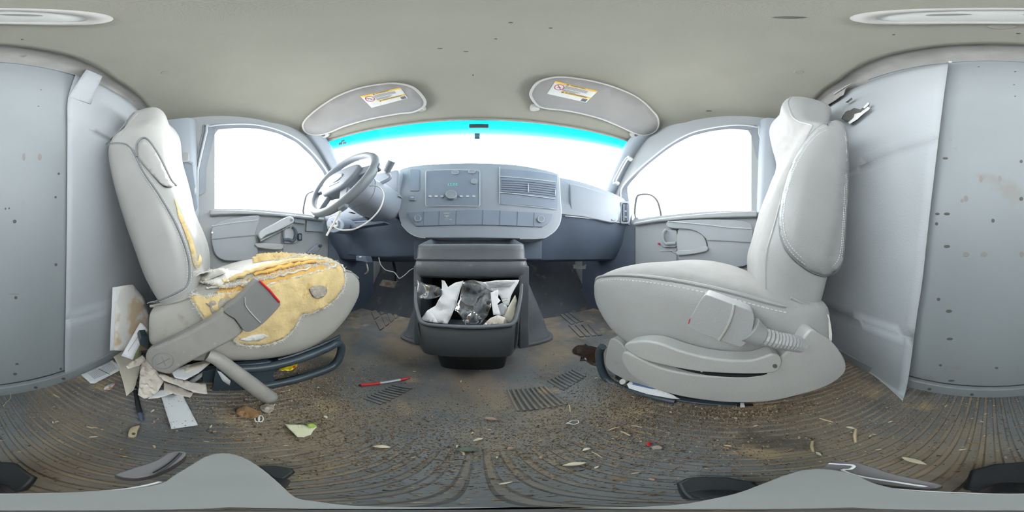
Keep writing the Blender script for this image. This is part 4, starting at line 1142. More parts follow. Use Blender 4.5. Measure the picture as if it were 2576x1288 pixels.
# base: side shield, recliner lever, front valance, black riser
SX = PX(.262)
sh = slab('side_shield', smooth([(1563, 905), (1570, 885), (1600, 898), (1660, 925), (1740, 942), (1830, 948), (1905, 945), (1950, 925), (1965, 900), (1985, 880), (2010, 866), (2025, 845), (2042, 828), (2062, 838), (2092, 858), (2118, 890), (2130, 920), (2120, 945), (2080, 972), (2020, 992), (1940, 1010), (1850, 1014), (1760, 1006), (1680, 990), (1620, 966), (1582, 938)], 3), SX, (.05, 0, 0), m_shield, seatR, bevel=.016, bseg=4)
lv = slab('recliner_lever', smooth([(1569, 872), (1580, 862), (1620, 858), (1660, 864), (1710, 882), (1770, 898), (1830, 906), (1890, 906), (1925, 896), (1945, 890), (1962, 897), (1968, 915), (1955, 935), (1920, 941), (1850, 941), (1760, 936), (1680, 922), (1620, 906), (1585, 888)], 3), PX(.252), (.035, 0, 0), m_shield, seatR, bevel=.012, bseg=4)
slab('lever_screw', ell(1950, 922, 6, 5, 12), PX(.250), (.006, 0, 0), m_hole, lv, bevel=.001)
slab('shield_gap', smooth([(1700, 925), (1780, 938), (1880, 944), (1930, 941), (1880, 949), (1780, 944)], 2), PX(.259), (.004, 0, 0), m_cavity, sh, bevel=0)
for px, py, r in ((1765, 934, 3.5), (1862, 936, 3.5)):
    slab('shield_rivet', ell(px, py, r, r*.8, 10), PX(.257), (.006, 0, 0), m_stitch, sh, bevel=.0005)
slab('front_valance', smooth([(1536, 852), (1526, 880), (1522, 915), (1535, 935), (1570, 955), (1610, 968), (1640, 970), (1600, 930), (1580, 890), (1560, 862)], 3), PX(.298), (.42, 0, 0), m_vinyl, seatR, bevel=.01, bseg=3)
ri = tube('riser_frame', smooth([PX(.316)(*p) for p in ((1516, 872), (1508, 888), (1512, 925), (1528, 955), (1560, 975), (1620, 992), (1700, 1010))], 4, closed=False), .0125, m_riser, seatR, n=8)
box('riser_base', (.33, -.14, 0), (.74, .30, .14), m_black, seatR, bevel=.01)
slab('riser_rail', [(1600, 985), (1700, 1006), (1800, 1018), (1915, 1022), (1917, 1040), (1800, 1035), (1700, 1020), (1600, 1000)], PX(.318), (.03, 0, 0), m_riser, seatR, bevel=.004)
slab('rail_notch', rrect(1853, 1018, 1895, 1034, 3), PX(.3165), (.004, 0, 0), m_cavity, seatR, bevel=0)
slab('rail_pin', rrect(1862, 1019, 1874, 1031, 3), PX(.313), (.01, 0, 0), m_white, seatR, bevel=.002)
slab('anchor_bolt', ell(1565, 961, 8, 7, 14), PX(.305), (.02, 0, 0), m_white, seatR, bevel=.002)
slab('fabric_edge', smooth([(2082, 790), (2088, 800), (2094, 840), (2092, 862), (2086, 850), (2080, 810)], 2), PX(.305), (.02, 0, 0), m_lint, seatR, bevel=.003)
tube('back_hem', smooth([PX(.318)(1990, 748), PX(.316)(2020, 763), PX(.316)(2055, 774), PX(.316)(2080, 776)], 4, closed=False), .004, m_vinyl, seatR)

bkR = thing('seat_belt_buckle', 'grey belt buckle on a corrugated stalk beside the cloth seat', 'belt buckle', tuple(PX(.24)(1900, 860)))
BX = PX(.238)
bb = slab('buckle_body', smooth([(1774, 742), (1785, 744), (1845, 766), (1890, 783), (1897, 795), (1896, 815), (1886, 850), (1868, 871), (1850, 870), (1760, 838), (1734, 824), (1731, 812), (1745, 785), (1762, 755)], 3), BX, (.035, 0, 0), m_buckleR, bkR, bevel=.010, bseg=4)
tube('body_seam', smooth([BX(1846, 766, .001), BX(1842, 790, .002), BX(1826, 830, .002), BX(1808, 856, .001)], 4, closed=False), .0020, m_shield, bb, n=6)
slab('release_edge', [(1733, 805), (1737, 800), (1733, 815), (1731, 815)], PX(.237), (.01, 0, 0), m_red, bb, bevel=0)
tube('collar', [PX(.252)(1884, 828), PX(.252)(1904, 842), PX(.252)(1912, 846)], [.024, .020, .019], m_buckleR, bkR, n=14)
sp_ = smooth([PX(.252)(1905, 842), PX(.255)(1950, 855), PX(.258)(1990, 862), PX(.268)(2014, 868)], 10, closed=False)
rad = [.0150+.0020*(i % 2) for i in range(len(sp_))]
tube('corrugated_stalk', sp_, rad, m_buckleR, bkR, n=12, sharp=20)

# ---- driver seat (torn leatherette)
CXL = -.59
seatL = thing('driver_seat', 'torn grey leatherette driver seat with yellow foam bursting out', 'car seat', (CXL, 0, 0))
VC, FC = cushion(CXL, .230, [(-.185, .20, .27, .86), (-.178, .17, .285, .95), (-.165, .15, .295, 1), (-.10, .112, .335, 1), (0, .110, .380, 1), (.1, .103, .408, 1), (.2, .105, .418, 1), (.28, .128, .414, 1), (.33, .16, .405, 1), (.375, .205, .388, .99), (.41, .255, .362, .97), (.425, .29, .335, .92), (.430, .305, .32, .88)], e=.42)
cush = obj('cushion', VC, FC, m_leathworn, seatL, sharp=180)
bvC = BVHTree.FromPolygons(VC, FC)
def onC(off):
    return on_bvh(bvC, PX(-.40), off)
VL, FL = backrest(CXL, [(.285, -.155, -.08, .20), (.295, -.175, -.055, .215), (.36, -.22, -.042, .226), (.45, -.262, -.045, .228), (.52, -.29, -.066, .23), (.62, -.32, -.108, .23), (.72, -.343, -.128, .23), (.80, -.352, -.145, .225), (.86, -.348, -.158, .21), (.91, -.338, -.165, .182), (.96, -.33, -.165, .156), (1.03, -.328, -.168, .14), (1.08, -.322, -.18, .125), (1.12, -.308, -.20, .10), (1.14, -.285, -.225, .06)], e=.56)
bk = obj('backrest', VL, FL, m_leather, seatL, sharp=180)
bvL = BVHTree.FromPolygons(VL, FL)
def onL(off): return on_bvh(bvL, PX(-.42), off)
f5 = onL(.002)
for path in ([(262, 366), (300, 360), (330, 372), (360, 430), (400, 490), (440, 560), (468, 630), (476, 680), (470, 716), (440, 738), (400, 755), (372, 762)],):
    P = [f5(p.x, p.y) for p in smooth(path, 8, closed=False)]
    tube('back_seam', P, .0022, m_seam, bk, n=6)
    for dd in (-5, 5):
        stitches('stitching', [f5(p.x+dd, p.y+abs(dd)*.4) for p in smooth(path, 8, closed=False)], m_stitch, bk, .0065, .0008)
tube('hood_seam', [f5(p.x, p.y) for p in smooth([(262, 366), (290, 340), (320, 305), (338, 284)], 6, closed=False)], .0022, m_seam, bk, n=6)
stitches('stitching', [f5(p.x+5, p.y+1) for p in smooth([(268, 364), (295, 340), (325, 305), (343, 284)], 6, closed=False)], m_stitch, bk, .0065, .0008)
tube('head_pad_edge', [f5(p.x, p.y) for p in smooth([(345, 395), (344, 365), (356, 349), (372, 352), (395, 385), (415, 425), (430, 455), (442, 467)], 5, closed=False)], .0035, m_seam, bk, n=6)
patch('head_pad', [tuple(p) for p in smooth([(347, 395), (346, 366), (358, 352), (372, 356), (394, 388), (414, 428), (428, 456), (438, 468), (410, 466), (375, 430), (352, 405)], 3)], onL(.0), m_leather, bk, step=10, solid=.004, sharp=180, lift=.001,
      bumpy=lambda px, py: .010*math.exp(-(((px-385)-(py-400)*.6)/22)**2))
# split in the leatherette showing foam
patch('split_foam', [(438, 500), (448, 520), (462, 555), (478, 590), (490, 625), (496, 660), (494, 680), (484, 660), (476, 620), (462, 580), (448, 545)], onL(.0015), m_foam, bk, step=8, lift=.0005, torn=1.)
patch('split_foam', [(501, 640), (506, 650), (504, 665), (498, 680), (496, 660)], onL(.0015), m_foam, bk, step=8, lift=.0005, torn=1.)
# cushion hem
P = [onC(.003)(p.x, p.y) for p in smooth([(378, 770), (400, 768), (440, 762), (480, 748), (500, 738)], 5, closed=False)]
tube('cushion_hem', P, .004, m_leathworn, cush, n=6)
stitches('stitching', [p+Vector((0, 0, .012)) for p in P], m_stitch, cush, .0065, .0008)
P = [onC(.003)(p.x, p.y) for p in smooth([(862, 681), (876, 684), (890, 690), (902, 700)], 5, closed=False)]
tube('front_hem', P, .003, m_leathworn, cush, n=6)
stitches('stitching', [p+Vector((0, 0, -.008)) for p in P], m_stitch, cush, .0065, .0008)

def torn_strip(poly, k, r=6): return poly
foam_px = [(482, 752), (490, 744), (520, 748), (560, 742), (600, 735), (660, 722), (720, 705), (780, 690), (840, 675), (852, 665), (862, 680), (865, 705), (858, 728), (842, 750), (815, 772), (780, 786), (756, 790), (748, 805), (735, 828), (710, 850), (680, 862), (640, 867), (600, 862), (588, 850), (600, 830), (640, 800), (600, 790), (560, 800), (530, 805), (515, 800), (500, 778)]
foam = patch('foam_pad', foam_px, onC(.002), m_foam, seatL, step=9, amp=.007, ns=30, lift=.006, torn=2.2, solid=.006, sharp=50, dens=5)
foam['label'] = 'yellow foam pad showing through the torn cover'
inner_px = [(540, 735), (590, 712), (650, 695), (700, 680), (760, 668), (820, 660), (850, 668), (838, 680), (780, 694), (720, 708), (660, 724), (600, 738), (555, 746)]
patch('foam_hollow', inner_px, onC(-.002), m_foam2, seatL, step=8, amp=.004, ns=40, lift=.001, torn=2, solid=.003, dens=5)
# folded foam flaps along the top
def flap(pts, r, mat, name, flat=.55, jit=.004):
    P = []
    for p in smooth(pts, 6, closed=False):
        v = onC(.004)(p[0], p[1]) if bvC.ray_cast(CAM, ray(p[0], p[1]))[0] is not None else PX(-.50)(p[0], p[1])
        P.append(v+Vector((R.uniform(-jit, jit), 0, R.uniform(-jit, jit)*.7)))
    rr = [r*(.55+.45*math.sin(math.pi*(i+.6)/(len(P)+.2)))*(1+.2*R.uniform(-1, 1)) for i in range(len(P))]
    return tube(name, P, rr, mat, seatL, n=9, flat=flat, sharp=60)
flap([(560, 712), (620, 690), (680, 672), (740, 660), (800, 655), (846, 664)], .014, m_foam, 'foam_flap')
flap([(640, 694), (700, 676), (760, 666), (815, 662)], .010, m_foam2, 'foam_flap')
flap([(500, 706), (560, 722), (620, 716), (660, 706)], .008, m_foam, 'foam_flap')
flap([(520, 728), (570, 722), (630, 712), (690, 698)], .006, m_lint, 'foam_flap')
flap([(680, 700), (730, 688), (780, 676)], .006, m_cream, 'foam_flap')
# standing torn crest at the back of the cushion
def crest(pts, base, mat, name, x):
    f = PX(x)
    patch(name, pts, f, mat, seatL, step=8, amp=.010, ns=34, torn=2.5, solid=.005, dens=4, sharp=50)
crest([(634, 648), (650, 640), (680, 636), (715, 635), (750, 638), (790, 641), (820, 646), (848, 658), (856, 670), (830, 668), (780, 668), (720, 678), (660, 688), (640, 668)], 0, m_foam, 'foam_crest', -.47)
crest([(648, 676), (690, 664), (730, 652), (780, 645), (820, 650), (800, 656), (750, 662), (715, 674), (700, 688), (660, 690)], 0, m_lint, 'frayed_cloth', -.445)
crest([(560, 684), (610, 670), (645, 664), (652, 676), (640, 692), (600, 700), (565, 704)], 0, m_lint, 'frayed_cloth', -.46)
crest([(648, 690), (668, 672), (690, 664), (700, 668), (690, 684), (672, 694), (655, 698)], 0, m_leathworn, 'torn_cover_flap', -.425)
patch('torn_cover_flap', [(500, 700), (530, 690), (565, 688), (570, 696), (545, 706), (515, 716)], onC(.012), m_leathworn, seatL, step=9, amp=.006, lift=.002, torn=2, solid=.003)
patch('frayed_cloth', [(482, 700), (500, 690), (530, 682), (556, 680), (590, 686), (630, 690), (600, 702), (572, 712), (548, 722), (520, 716), (495, 712)], onC(.006), m_lint, seatL, step=8, amp=.010, ns=50, lift=.001, torn=3, solid=.002, dens=4)
patch('frayed_cloth', [(520, 762), (560, 750), (610, 745), (640, 738), (620, 760), (590, 790), (560, 795), (535, 785)], onC(.010), m_lintgrey, seatL, step=8, amp=.006, ns=60, lift=.002, torn=3, solid=.002, dens=4)
patch('lint_patch', smooth([(772, 726), (785, 719), (805, 718), (816, 726), (812, 740), (798, 748), (782, 744)], 2), onC(.012), m_lintgrey, seatL, step=6, amp=.006, ns=90, lift=.002, torn=1.5, solid=.002)
patch('frayed_cloth', [(600, 850), (630, 838), (660, 835), (674, 842), (655, 850), (620, 856)], onC(.010), m_lint, seatL, step=7, amp=.004, lift=.002, torn=2, solid=.002)
# frayed white hem where the cover tore away
hem = []
for i in range(len(foam_px)):
    a = Vector(foam_px[i]); b = Vector(foam_px[(i+1) % len(foam_px)]); k = max(1, int((b-a).length/4))
    for j in range(k):
        p = a.lerp(b, j/k)+Vector((R.uniform(-1.6, 1.6), R.uniform(-1.6, 1.6))); hem.append(onC(.006+R.uniform(0, .003))(p.x, p.y))
tube('frayed_hem', hem, [R.uniform(.0012, .0034) for _ in hem], m_lint, seatL, n=6, closed=True, sharp=40)
# loose threads along every torn edge
V = []; Fc = []
def threads(poly, surf, n, ln=.012, closed=True):
    global V, Fc
    P = [Vector(p[:2]) for p in poly]
    for _ in range(n):
        i = R.randrange(len(P)-(0 if closed else 1)); a, b = P[i], P[(i+1) % len(P)]
        q = a.lerp(b, R.random())+Vector((R.uniform(-3, 3), R.uniform(-3, 3)))
        v = surf(q.x, q.y); n_ = (CAM-v).normalized()
        p = v+n_*.003; path = [p]; d = Vector((R.uniform(-1, 1), R.uniform(-1, 1), R.uniform(-1, 1)))
        L_ = ln*R.uniform(.25, .8)
        for _k in range(4):
            d = (d+Vector((R.uniform(-1, 1), R.uniform(-1, 1), R.uniform(-1, 1)))*.9).normalized()
            p = p+d*L_*.28+n_*L_*.04; path.append(p)
        vv, ff = tube_geo(path, .00038, 3)
        k = len(V); V += vv; Fc += [tuple(j+k for j in f) for f in ff]
threads(foam_px, onC(.008), 1500)
threads([(482, 700), (530, 682), (590, 686), (650, 672), (700, 656), (760, 640), (848, 658)], PX(-.44), 1100, closed=False)
threads([(520, 716), (560, 724), (620, 716), (690, 694), (760, 676), (840, 668)], onC(.012), 800, closed=False)
threads([(484, 640), (490, 660), (496, 680), (486, 690)], onL(.004), 200, .008, closed=False)
o = obj('loose_threads', V, Fc, m_lint, seatL, sharp=0); o['kind'] = 'stuff'
# base frame
fX = PX(-.385)
loop = smooth([(600, 928), (650, 925), (700, 917), (760, 900), (820, 877), (846, 864), (858, 870), (856, 892), (844, 914), (820, 930), (760, 950), (710, 962), (640, 975)], 4, closed=False)
tube('riser_frame', [fX(p.x, p.y) for p in loop], .0135, m_riser, seatL, n=8)
slab('riser_plate', [(545, 920), (600, 918), (680, 910), (702, 918), (688, 945), (695, 966), (640, 984), (560, 992), (530, 990)], PX(-.388), (-.02, 0, 0), m_riser, seatL, bevel=.005)
for k in range(4):
    tube('riser_rail', [PX(-.40)(700+k*2, 905+k*4), PX(-.40)(780, 878+k*4), PX(-.40)(855, 845+k*5)], .005, m_riser, seatL, n=6)
box('riser_base', (-.80, -.12, 0), (-.52, .28, .125), m_black, seatL, bevel=.01)
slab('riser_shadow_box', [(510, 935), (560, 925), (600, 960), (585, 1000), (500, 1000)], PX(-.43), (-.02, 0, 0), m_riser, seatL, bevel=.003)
LX = PX(-.315)
lev = smooth([LX(522, 893), LX(550, 905), LX(590, 935), LX(630, 965), LX(665, 992), LX(686, 1003)], 4, closed=False)
tube('recliner_lever', lev, [.014+.006*min(1, i/14)-(.012 if i == len(lev)-1 else .004 if i == len(lev)-2 else 0) for i in range(len(lev))], m_buckleL, seatL, n=12)

bkL = thing('seat_belt_buckle', 'long grey belt buckle sleeve lying across the torn driver cushion', 'belt buckle', tuple(PX(-.3)(400, 930)))
QX = PX(-.300)
slv = slab('sleeve', smooth([(366, 888), (374, 879), (420, 860), (480, 832), (540, 798), (562, 784), (590, 800), (612, 832), (590, 855), (550, 876), (500, 902), (455, 925), (434, 940), (420, 943), (390, 934), (370, 915), (363, 900)], 3), QX, (-.035, 0, 0), m_buckleL, bkL, bevel=.012, bseg=4)
cap = slab('buckle_head', smooth([(562, 784), (590, 764), (625, 730), (649, 704), (660, 712), (690, 742), (706, 762), (700, 776), (665, 812), (640, 830), (620, 836), (606, 824), (590, 802)], 2), plane((-.292, 0, 0), (1, 0, 0)), (-.04, 0, 0), m_bucklecap, bkL, bevel=.008, bseg=3)
HX = PX(-.2905)
tube('head_seam', smooth([HX(616, 748), HX(618, 768), HX(634, 790), HX(656, 812)], 4, closed=False), .0014, m_shield, cap, n=5)
tube('release_button', [HX(653, 706), HX(678, 730), HX(703, 760)], .0022, m_red, cap, n=6)
tube('sleeve_mark', [QX(p[0], p[1], .001) for p in ell(410, 908, 27, 20, 28)], .0012, m_seam, slv, closed=True, n=5)
tube('sleeve_mark', [QX(394, 918, .001), QX(426, 902, .001)], .0014, m_seam, slv, n=5)
tube('sleeve_mark', [QX(406, 898, .001), QX(416, 920, .001)], .0014, m_seam, slv, n=5)

# ---- seat belt on the driver's pillar
sbt = thing('seat_belt', 'grey shoulder belt hanging from its ring on the pillar beside the driver seat', 'seat belt', (-.80, -.22, .5))
BX2 = PX(-.775)
slab('belt_webbing', [(453, 410), (483, 408), (487, 440), (492, 480), (497, 520), (480, 560), (470, 540), (460, 480)], BX2, (-.004, 0, 0), m_belt, sbt, bevel=0)
rg = slab('anchor_cover', smooth([(456, 385), (468, 380), (475, 386), (474, 404), (462, 408), (454, 404)], 3), PX(-.765), (-.03, 0, 0), m_door, sbt, bevel=.006)
tube('belt_ring', smooth([BX2(448, 412), BX2(470, 406), BX2(486, 413)], 4, closed=False), .008, m_pillar, sbt)
slab('belt_tag', [(489, 475), (493, 470), (494, 478), (490, 490)], PX(-.77), (-.003, 0, 0), m_label, sbt, bevel=0)
slab('height_slot', rrect(455, 365, 478, 384, 3), PX(-.778), (-.01, 0, 0), m_frame, sbt, bevel=.002)

# ------------------------------------------------------------------ things on the floor
def flat(name, poly, mat, label, cat, amp=.0, ns=40., step=10, lift=.003, surf=None, group=None, seed=3., torn=0., **k):
    o = patch(name, poly, surf or FLOOR, mat, None, step=step, amp=amp, ns=ns, lift=lift, seed=seed, torn=torn, **k)
    return tag(o, label, cat, group)
def lines_on(o, quad, rows, mat, surf, off, th=.0006, name='text_line'):
    a, b, c, d = [Vector(p) for p in quad]
    for (u0, u1, v) in rows:
        p = a.lerp(b, u0).lerp(d.lerp(c, u0), v); q = a.lerp(b, u1).lerp(d.lerp(c, u1), v)
        tube(name, [surf(p.x, p.y)+Vector((0, 0, off)), surf(q.x, q.y)+Vector((0, 0, off))], th, mat, o, n=4)
# pens
def pen(p0, p1, parts, label):
    a, b = FLOOR(*p0), FLOOR(*p1); a.z = b.z = .006
    t = thing('pen', label, 'pen', tuple((a+b)/2-Vector((0, 0, .005))))
    for (nm, u0, u1, r0, r1, mm) in parts:
        tube(nm, [a.lerp(b, u0), a.lerp(b, (u0+u1)/2), a.lerp(b, u1)], [r0, (r0+r1)/2 if nm != 'barrel' else max(r0, r1), r1], mm, t, n=10)
    return t
pen((901, 970), (1031, 951), [('tip', 0, .05, .0012, .0035, m_black), ('grip', .05, .40, .0046, .0052, m_red), ('barrel', .40, .80, .005, .005, m_silver), ('cap', .80, .95, .005, .0046, m_red), ('button', .95, 1, .0028, .0028, m_red)], 'red and silver ballpoint pen lying in front of the console')
pen((338, 968), (357, 1060), [('button', 0, .07, .004, .004, m_silver), ('barrel', .07, .17, .005, .005, m_black), ('ring', .17, .19, .0054, .0054, m_silver), ('grip', .19, .82, .005, .0055, m_black), ('tip', .82, 1, .0055, .0025, m_dashlo)], 'black ballpoint pen lying by the papers')
# papers by the driver seat
pl = plane((-.45, -.285, .2), (.25, 1, .15))
for k in range(4):
    d = k*.007
    o = patch('paper_sheet', [(294-k*.4, 722+k*.5), (334, 716), (362, 750), (375, 790), (378, 830), (374, 880), (330, 885), (285+k*.6, 880+k*2), (290, 800)], pl, m_stain if k == 0 else m_paper, None, step=14, amp=.002, ns=12, lift=-d, seed=k*3.)
    tag(o, ('brown-stained front sheet of the paper bundle behind the driver seat', 'white sheet just behind the brown-stained front sheet', 'third white sheet from the front in the paper bundle', 'rearmost white sheet of the paper bundle by the vinyl sheet')[k], 'paper', 'paper bundle behind the driver seat')
card = flat('instruction_card', [(203, 944), (212, 940), (285, 906), (305, 922), (300, 934), (238, 966), (228, 966)], m_paper, 'small white printed card on the floor by the vinyl sheet', 'card', lift=.003)
lines_on(card, [(212, 944), (284, 910), (300, 930), (232, 960)], [(.10, .95, .12+.11*k) for k in range(8)], m_print, FLOOR, .0045)
tube('bold_line', [FLOOR(248, 930)+Vector((0, 0, .005)), FLOOR(276, 944)+Vector((0, 0, .005))], .0012, m_black, card, n=4)
sl = plane((-.36, -.24, .1), (.6, .5, .65))
ticket = flat('ticket_strip', [(352, 812), (358, 813), (372, 830), (340, 890), (334, 905), (305, 895)], m_paper, 'narrow white ticket leaning on the seat base over the papers', 'ticket', surf=sl, amp=.001, lift=.0)
tube('text_line', [sl(352, 838, .002), sl(322, 884, .002)], .0006, m_print, ticket, n=4)
flat('green_leaflet', [(352, 868), (350, 882), (342, 898), (330, 905), (336, 890)], m_green, 'green edged slip under the white ticket', 'slip', surf=plane((-.37, -.25, .1), (.6, .5, .65)), lift=.0)
flat('manila_sheet', [(278, 889), (300, 882), (350, 872), (356, 890), (352, 930), (342, 970), (336, 985), (318, 1000), (308, 960), (296, 920)], m_cream, 'cream card sheet on the floor under the black pen', 'paper', amp=.004, ns=14, lift=.006)
fl2 = plane((-.30, -.17, .03), (.25, .2, 1))
flat('crumpled_tissue', [(352, 925), (368, 905), (385, 922), (402, 948), (410, 965), (398, 985), (380, 1002), (362, 1004), (346, 996), (350, 970)], m_paperd, 'crumpled white tissue heaped under the belt sleeve end', 'tissue', amp=.016, ns=45, lift=.004, step=6, surf=fl2)
flat('torn_tissue', [(316, 924), (330, 912), (362, 894), (366, 908), (350, 922), (322, 930)], m_paperd, 'small crumpled tissue above the cream card', 'tissue', amp=.010, ns=50, lift=.004, step=6, surf=plane((-.34, -.2, .06), (.3, .3, 1)))
flat('napkin', [(390, 948), (402, 944), (440, 955), (480, 965), (517, 968), (521, 995), (485, 990), (450, 975), (410, 960)], m_paperd, 'creased napkin spread beside the crumpled tissue', 'napkin', amp=.006, ns=40, lift=.006, step=6, surf=plane((-.28, -.1, .03), (.1, .1, 1)))
flat('napkin', [(412, 962), (450, 975), (486, 992), (478, 1003), (440, 994), (412, 985)], m_paperd, 'lower napkin fold against the white spotted card', 'napkin', amp=.005, ns=40, lift=.004, step=6)
flat('white_paper', [(372, 1006), (395, 985), (430, 975), (470, 965), (520, 930), (528, 922), (525, 935), (470, 982), (400, 1003)], m_paper, 'white paper showing under the napkins', 'paper', amp=.003, lift=.004)
flat('envelope', [(430, 935), (470, 920), (520, 908), (530, 915), (500, 940), (465, 958), (440, 952)], m_paper, 'white envelope tucked under the belt sleeve', 'envelope', surf=plane((-.35, -.1, .04), (.2, 0, 1)), lift=.004)
flat('yellow_slip', [(464, 930), (490, 918), (520, 912), (526, 918), (500, 928), (468, 940)], m_cream, 'pale yellow slip on the envelope under the belt sleeve', 'slip', surf=plane((-.35, -.1, .05), (.2, 0, 1)), lift=.004)
box_ = slab('dark_box', [(351, 856), (356, 848), (373, 846), (373, 880), (352, 868)], plane((-.35, -.215, .2), (.5, 1, 0)), (-.04, -.03, 0), m_riser, None, bevel=.002)
tag(box_, 'small dark box wedged behind the driver cushion', 'box')
flat('folded_note', [(546, 932), (556, 936), (580, 958), (578, 970), (560, 958)], m_paper, 'small folded note leaning in the driver seat base', 'note', surf=PX(-.372), lift=.0)
sc = flat('spotted_card', [(405, 998), (457, 991), (498, 1071), (431, 1081)], m_paper, 'white card speckled with dirt on the ribbed floor', 'card', lift=.004)
for k in range(26):
    u, v = R.random(), R.choice([R.uniform(.0, .35), R.uniform(.1, .45), R.uniform(.8, 1)])
    a = Vector((405, 998)).lerp(Vector((457, 991)), u).lerp(Vector((431, 1081)).lerp(Vector((498, 1071)), u), v*.95+.02)
    c = FLOOR(a.x, a.y); r = R.uniform(.0006, .0016)
    obj('dirt_speck', [(c.x-r, c.y, .0085), (c.x, c.y-r, .0085), (c.x+r*1.4, c.y, .0085), (c.x, c.y+r, .0085), (c.x, c.y, .0095)], [(0, 1, 4), (1, 2, 4), (2, 3, 4), (3, 0, 4)], m_brown, sc, sharp=0)
cap_ = flat('sticker_scrap', smooth([(261, 980), (270, 970), (288, 965), (291, 970), (280, 980), (268, 982)], 2), m_white, 'torn red-edged round sticker near the printed card', 'sticker', lift=.003)
tube('sticker_edge', [FLOOR(p[0], p[1])+Vector((0, 0, .005)) for p in ((266, 982), (280, 980), (291, 970), (289, 965))], .0012, m_red, cap_, n=5)
slab('sticker_mark', ell(277, 974, 4, 3, 10), FLOOR, (0, 0, -.001), m_green, cap_, bevel=0, off=.006)
flat('torn_tissue', [(716, 1069), (740, 1071), (770, 1073), (785, 1070), (797, 1077), (788, 1086), (782, 1096), (765, 1102), (748, 1102), (735, 1088)], M('greenish tissue', lin(226, 224, 190), .85, .06, 50), 'pale greenish torn tissue on the open floor', 'tissue', amp=.004, lift=.005, torn=.8)
lf = flat('green_scrap', [(772, 1072), (786, 1070), (798, 1077), (790, 1081), (776, 1080)], M('bright green', lin(176, 206, 92), .7, .1, 60), 'bright green scrap on the corner of the torn tissue', 'scrap', lift=.012)
flat('brown_wrapper', smooth([(592, 1042), (600, 1028), (620, 1024), (640, 1030), (655, 1040), (650, 1052), (630, 1056), (608, 1050)], 2), m_brown, 'curled brown wrapper by the driver recliner lever', 'wrapper', amp=.010, ns=45, lift=.003, step=6)
flat('clear_wrapper', smooth([(655, 1024), (670, 1017), (686, 1020), (690, 1034), (676, 1040), (660, 1036)], 2), m_lintgrey, 'grey crumpled wrapper below the driver recliner lever', 'wrapper', amp=.010, ns=60, lift=.003, step=5)
rg = thing('plastic_ring', 'clear double plastic ring beside the brown wrapper', 'plastic ring', tuple(FLOOR(651, 1055)))
for dx in (-4, 5):
    tube('ring_loop', [FLOOR(651+dx+6*math.cos(q*math.pi/8), 1055+8*math.sin(q*math.pi/8))+Vector((0, 0, .004)) for q in range(16)], .0012, m_white, rg, closed=True, n=6)
flat('yellow_wrapper', [(700, 935), (710, 925), (735, 920), (750, 918), (747, 925), (735, 934), (712, 936)], m_wyel, 'yellow and red sweet wrapper seen through the driver seat base', 'wrapper', amp=.010, ns=50, lift=.004, step=5, surf=PZ(.03))
br = flat('brochure', [(1577, 966), (1588, 957), (1640, 972), (1690, 992), (1711, 1004), (1690, 1003), (1630, 992), (1582, 977)], m_paper, 'white brochure with a blue band under the cloth seat', 'brochure', surf=plane((.31, .15, .045), (-.75, .1, 1)), lift=.0)
patch('blue_band', [(1592, 962), (1640, 975), (1652, 980), (1640, 979), (1592, 968)], plane((.31, .15, .045), (-.75, .1, 1)), m_blue, br, step=8, lift=.0012)
pd = flat('puddle', smooth([(1440, 880), (1455, 868), (1480, 870), (1505, 875), (1512, 885), (1506, 915), (1490, 916), (1472, 905), (1458, 908), (1462, 895), (1445, 890)], 2), M('brown water', lin(52, 38, 30), .06, .2, 20, spec=.8), 'small brown puddle in front of the cloth seat base', 'puddle', lift=.0004, torn=4, solid=.0002, dens=6)
clp = thing('hair_clip', 'tiny clear plastic clip on the floor below the console', 'clip', tuple(FLOOR(1440, 1064)))
tube('clip_wire', [FLOOR(p[0], p[1])+Vector((0, 0, .003)) for p in ((1425, 1067), (1438, 1060), (1454, 1059), (1456, 1065), (1445, 1069), (1434, 1067))], .0011, m_white, clp, closed=True, n=5)

# leaves, pods, sticks
def leaf(c, ln, wd, ang, mat, label, name='leaf', cat='leaf', curl=.25):
    p = FLOOR(*c); a = math.radians(ang); u = Vector((math.cos(a), math.sin(a), 0)); w = Vector((-math.sin(a), math.cos(a), 0))
    V = []; Fc = []; n = 8
    for i in range(n+1):
        t = i/n; h = wd/2*math.sin(math.pi*min(1, max(.03, t)))**.8
        base = p+u*(t-.5)*ln
        for s in (-1, 0, 1): V.append(base+w*s*h+Vector((0, 0, .002+abs(s)*h*curl+.002*math.sin(math.pi*t))))
    for i in range(n):
        for k in range(2): Fc.append((i*3+k, i*3+k+1, (i+1)*3+k+1, (i+1)*3+k))
    o = obj(name, V, Fc, mat, None, sharp=60, solid=.0006)
    return tag(o, label, cat)
leaf((960, 1125), .020, .009, 25, m_leaf, 'pale oval leaf left of the dark green leaf')
leaf((1203, 1107), .015, .006, 35, m_leaf, 'small pale leaf above the dark green leaf')
leaf((1176, 1132), .024, .014, 5, m_leafg, 'dark green oval leaf in the middle of the floor')
leaf((1235, 1055), .024, .010, -20, m_leafp, 'pinkish dead leaf below the console')
leaf((1447, 1168), .020, .009, -10, m_leaf, 'ragged white petal near the right stand pad', 'petal', 'petal')
leaf((1476, 1131), .012, .006, 10, m_leaf, 'short white petal above the ragged petal', 'petal', 'petal')
leaf((2297, 1160), .030, .009, -20, m_leaf, 'pale husk with a pink edge on the ribbed floor behind', 'husk', 'husk')
leaf((819, 1050), .012, .006, -10, m_leaf, 'lone pale leaf on the floor right of the brown wrapper')
leaf((2139, 1077), .016, .006, 20, m_leaf, 'pale seed husk on the reddish dirt behind the cloth seat', 'husk', 'husk')
leaf((1285, 1129), .010, .007, 30, m_leafp, 'small tan leaf right of the dark green leaf')
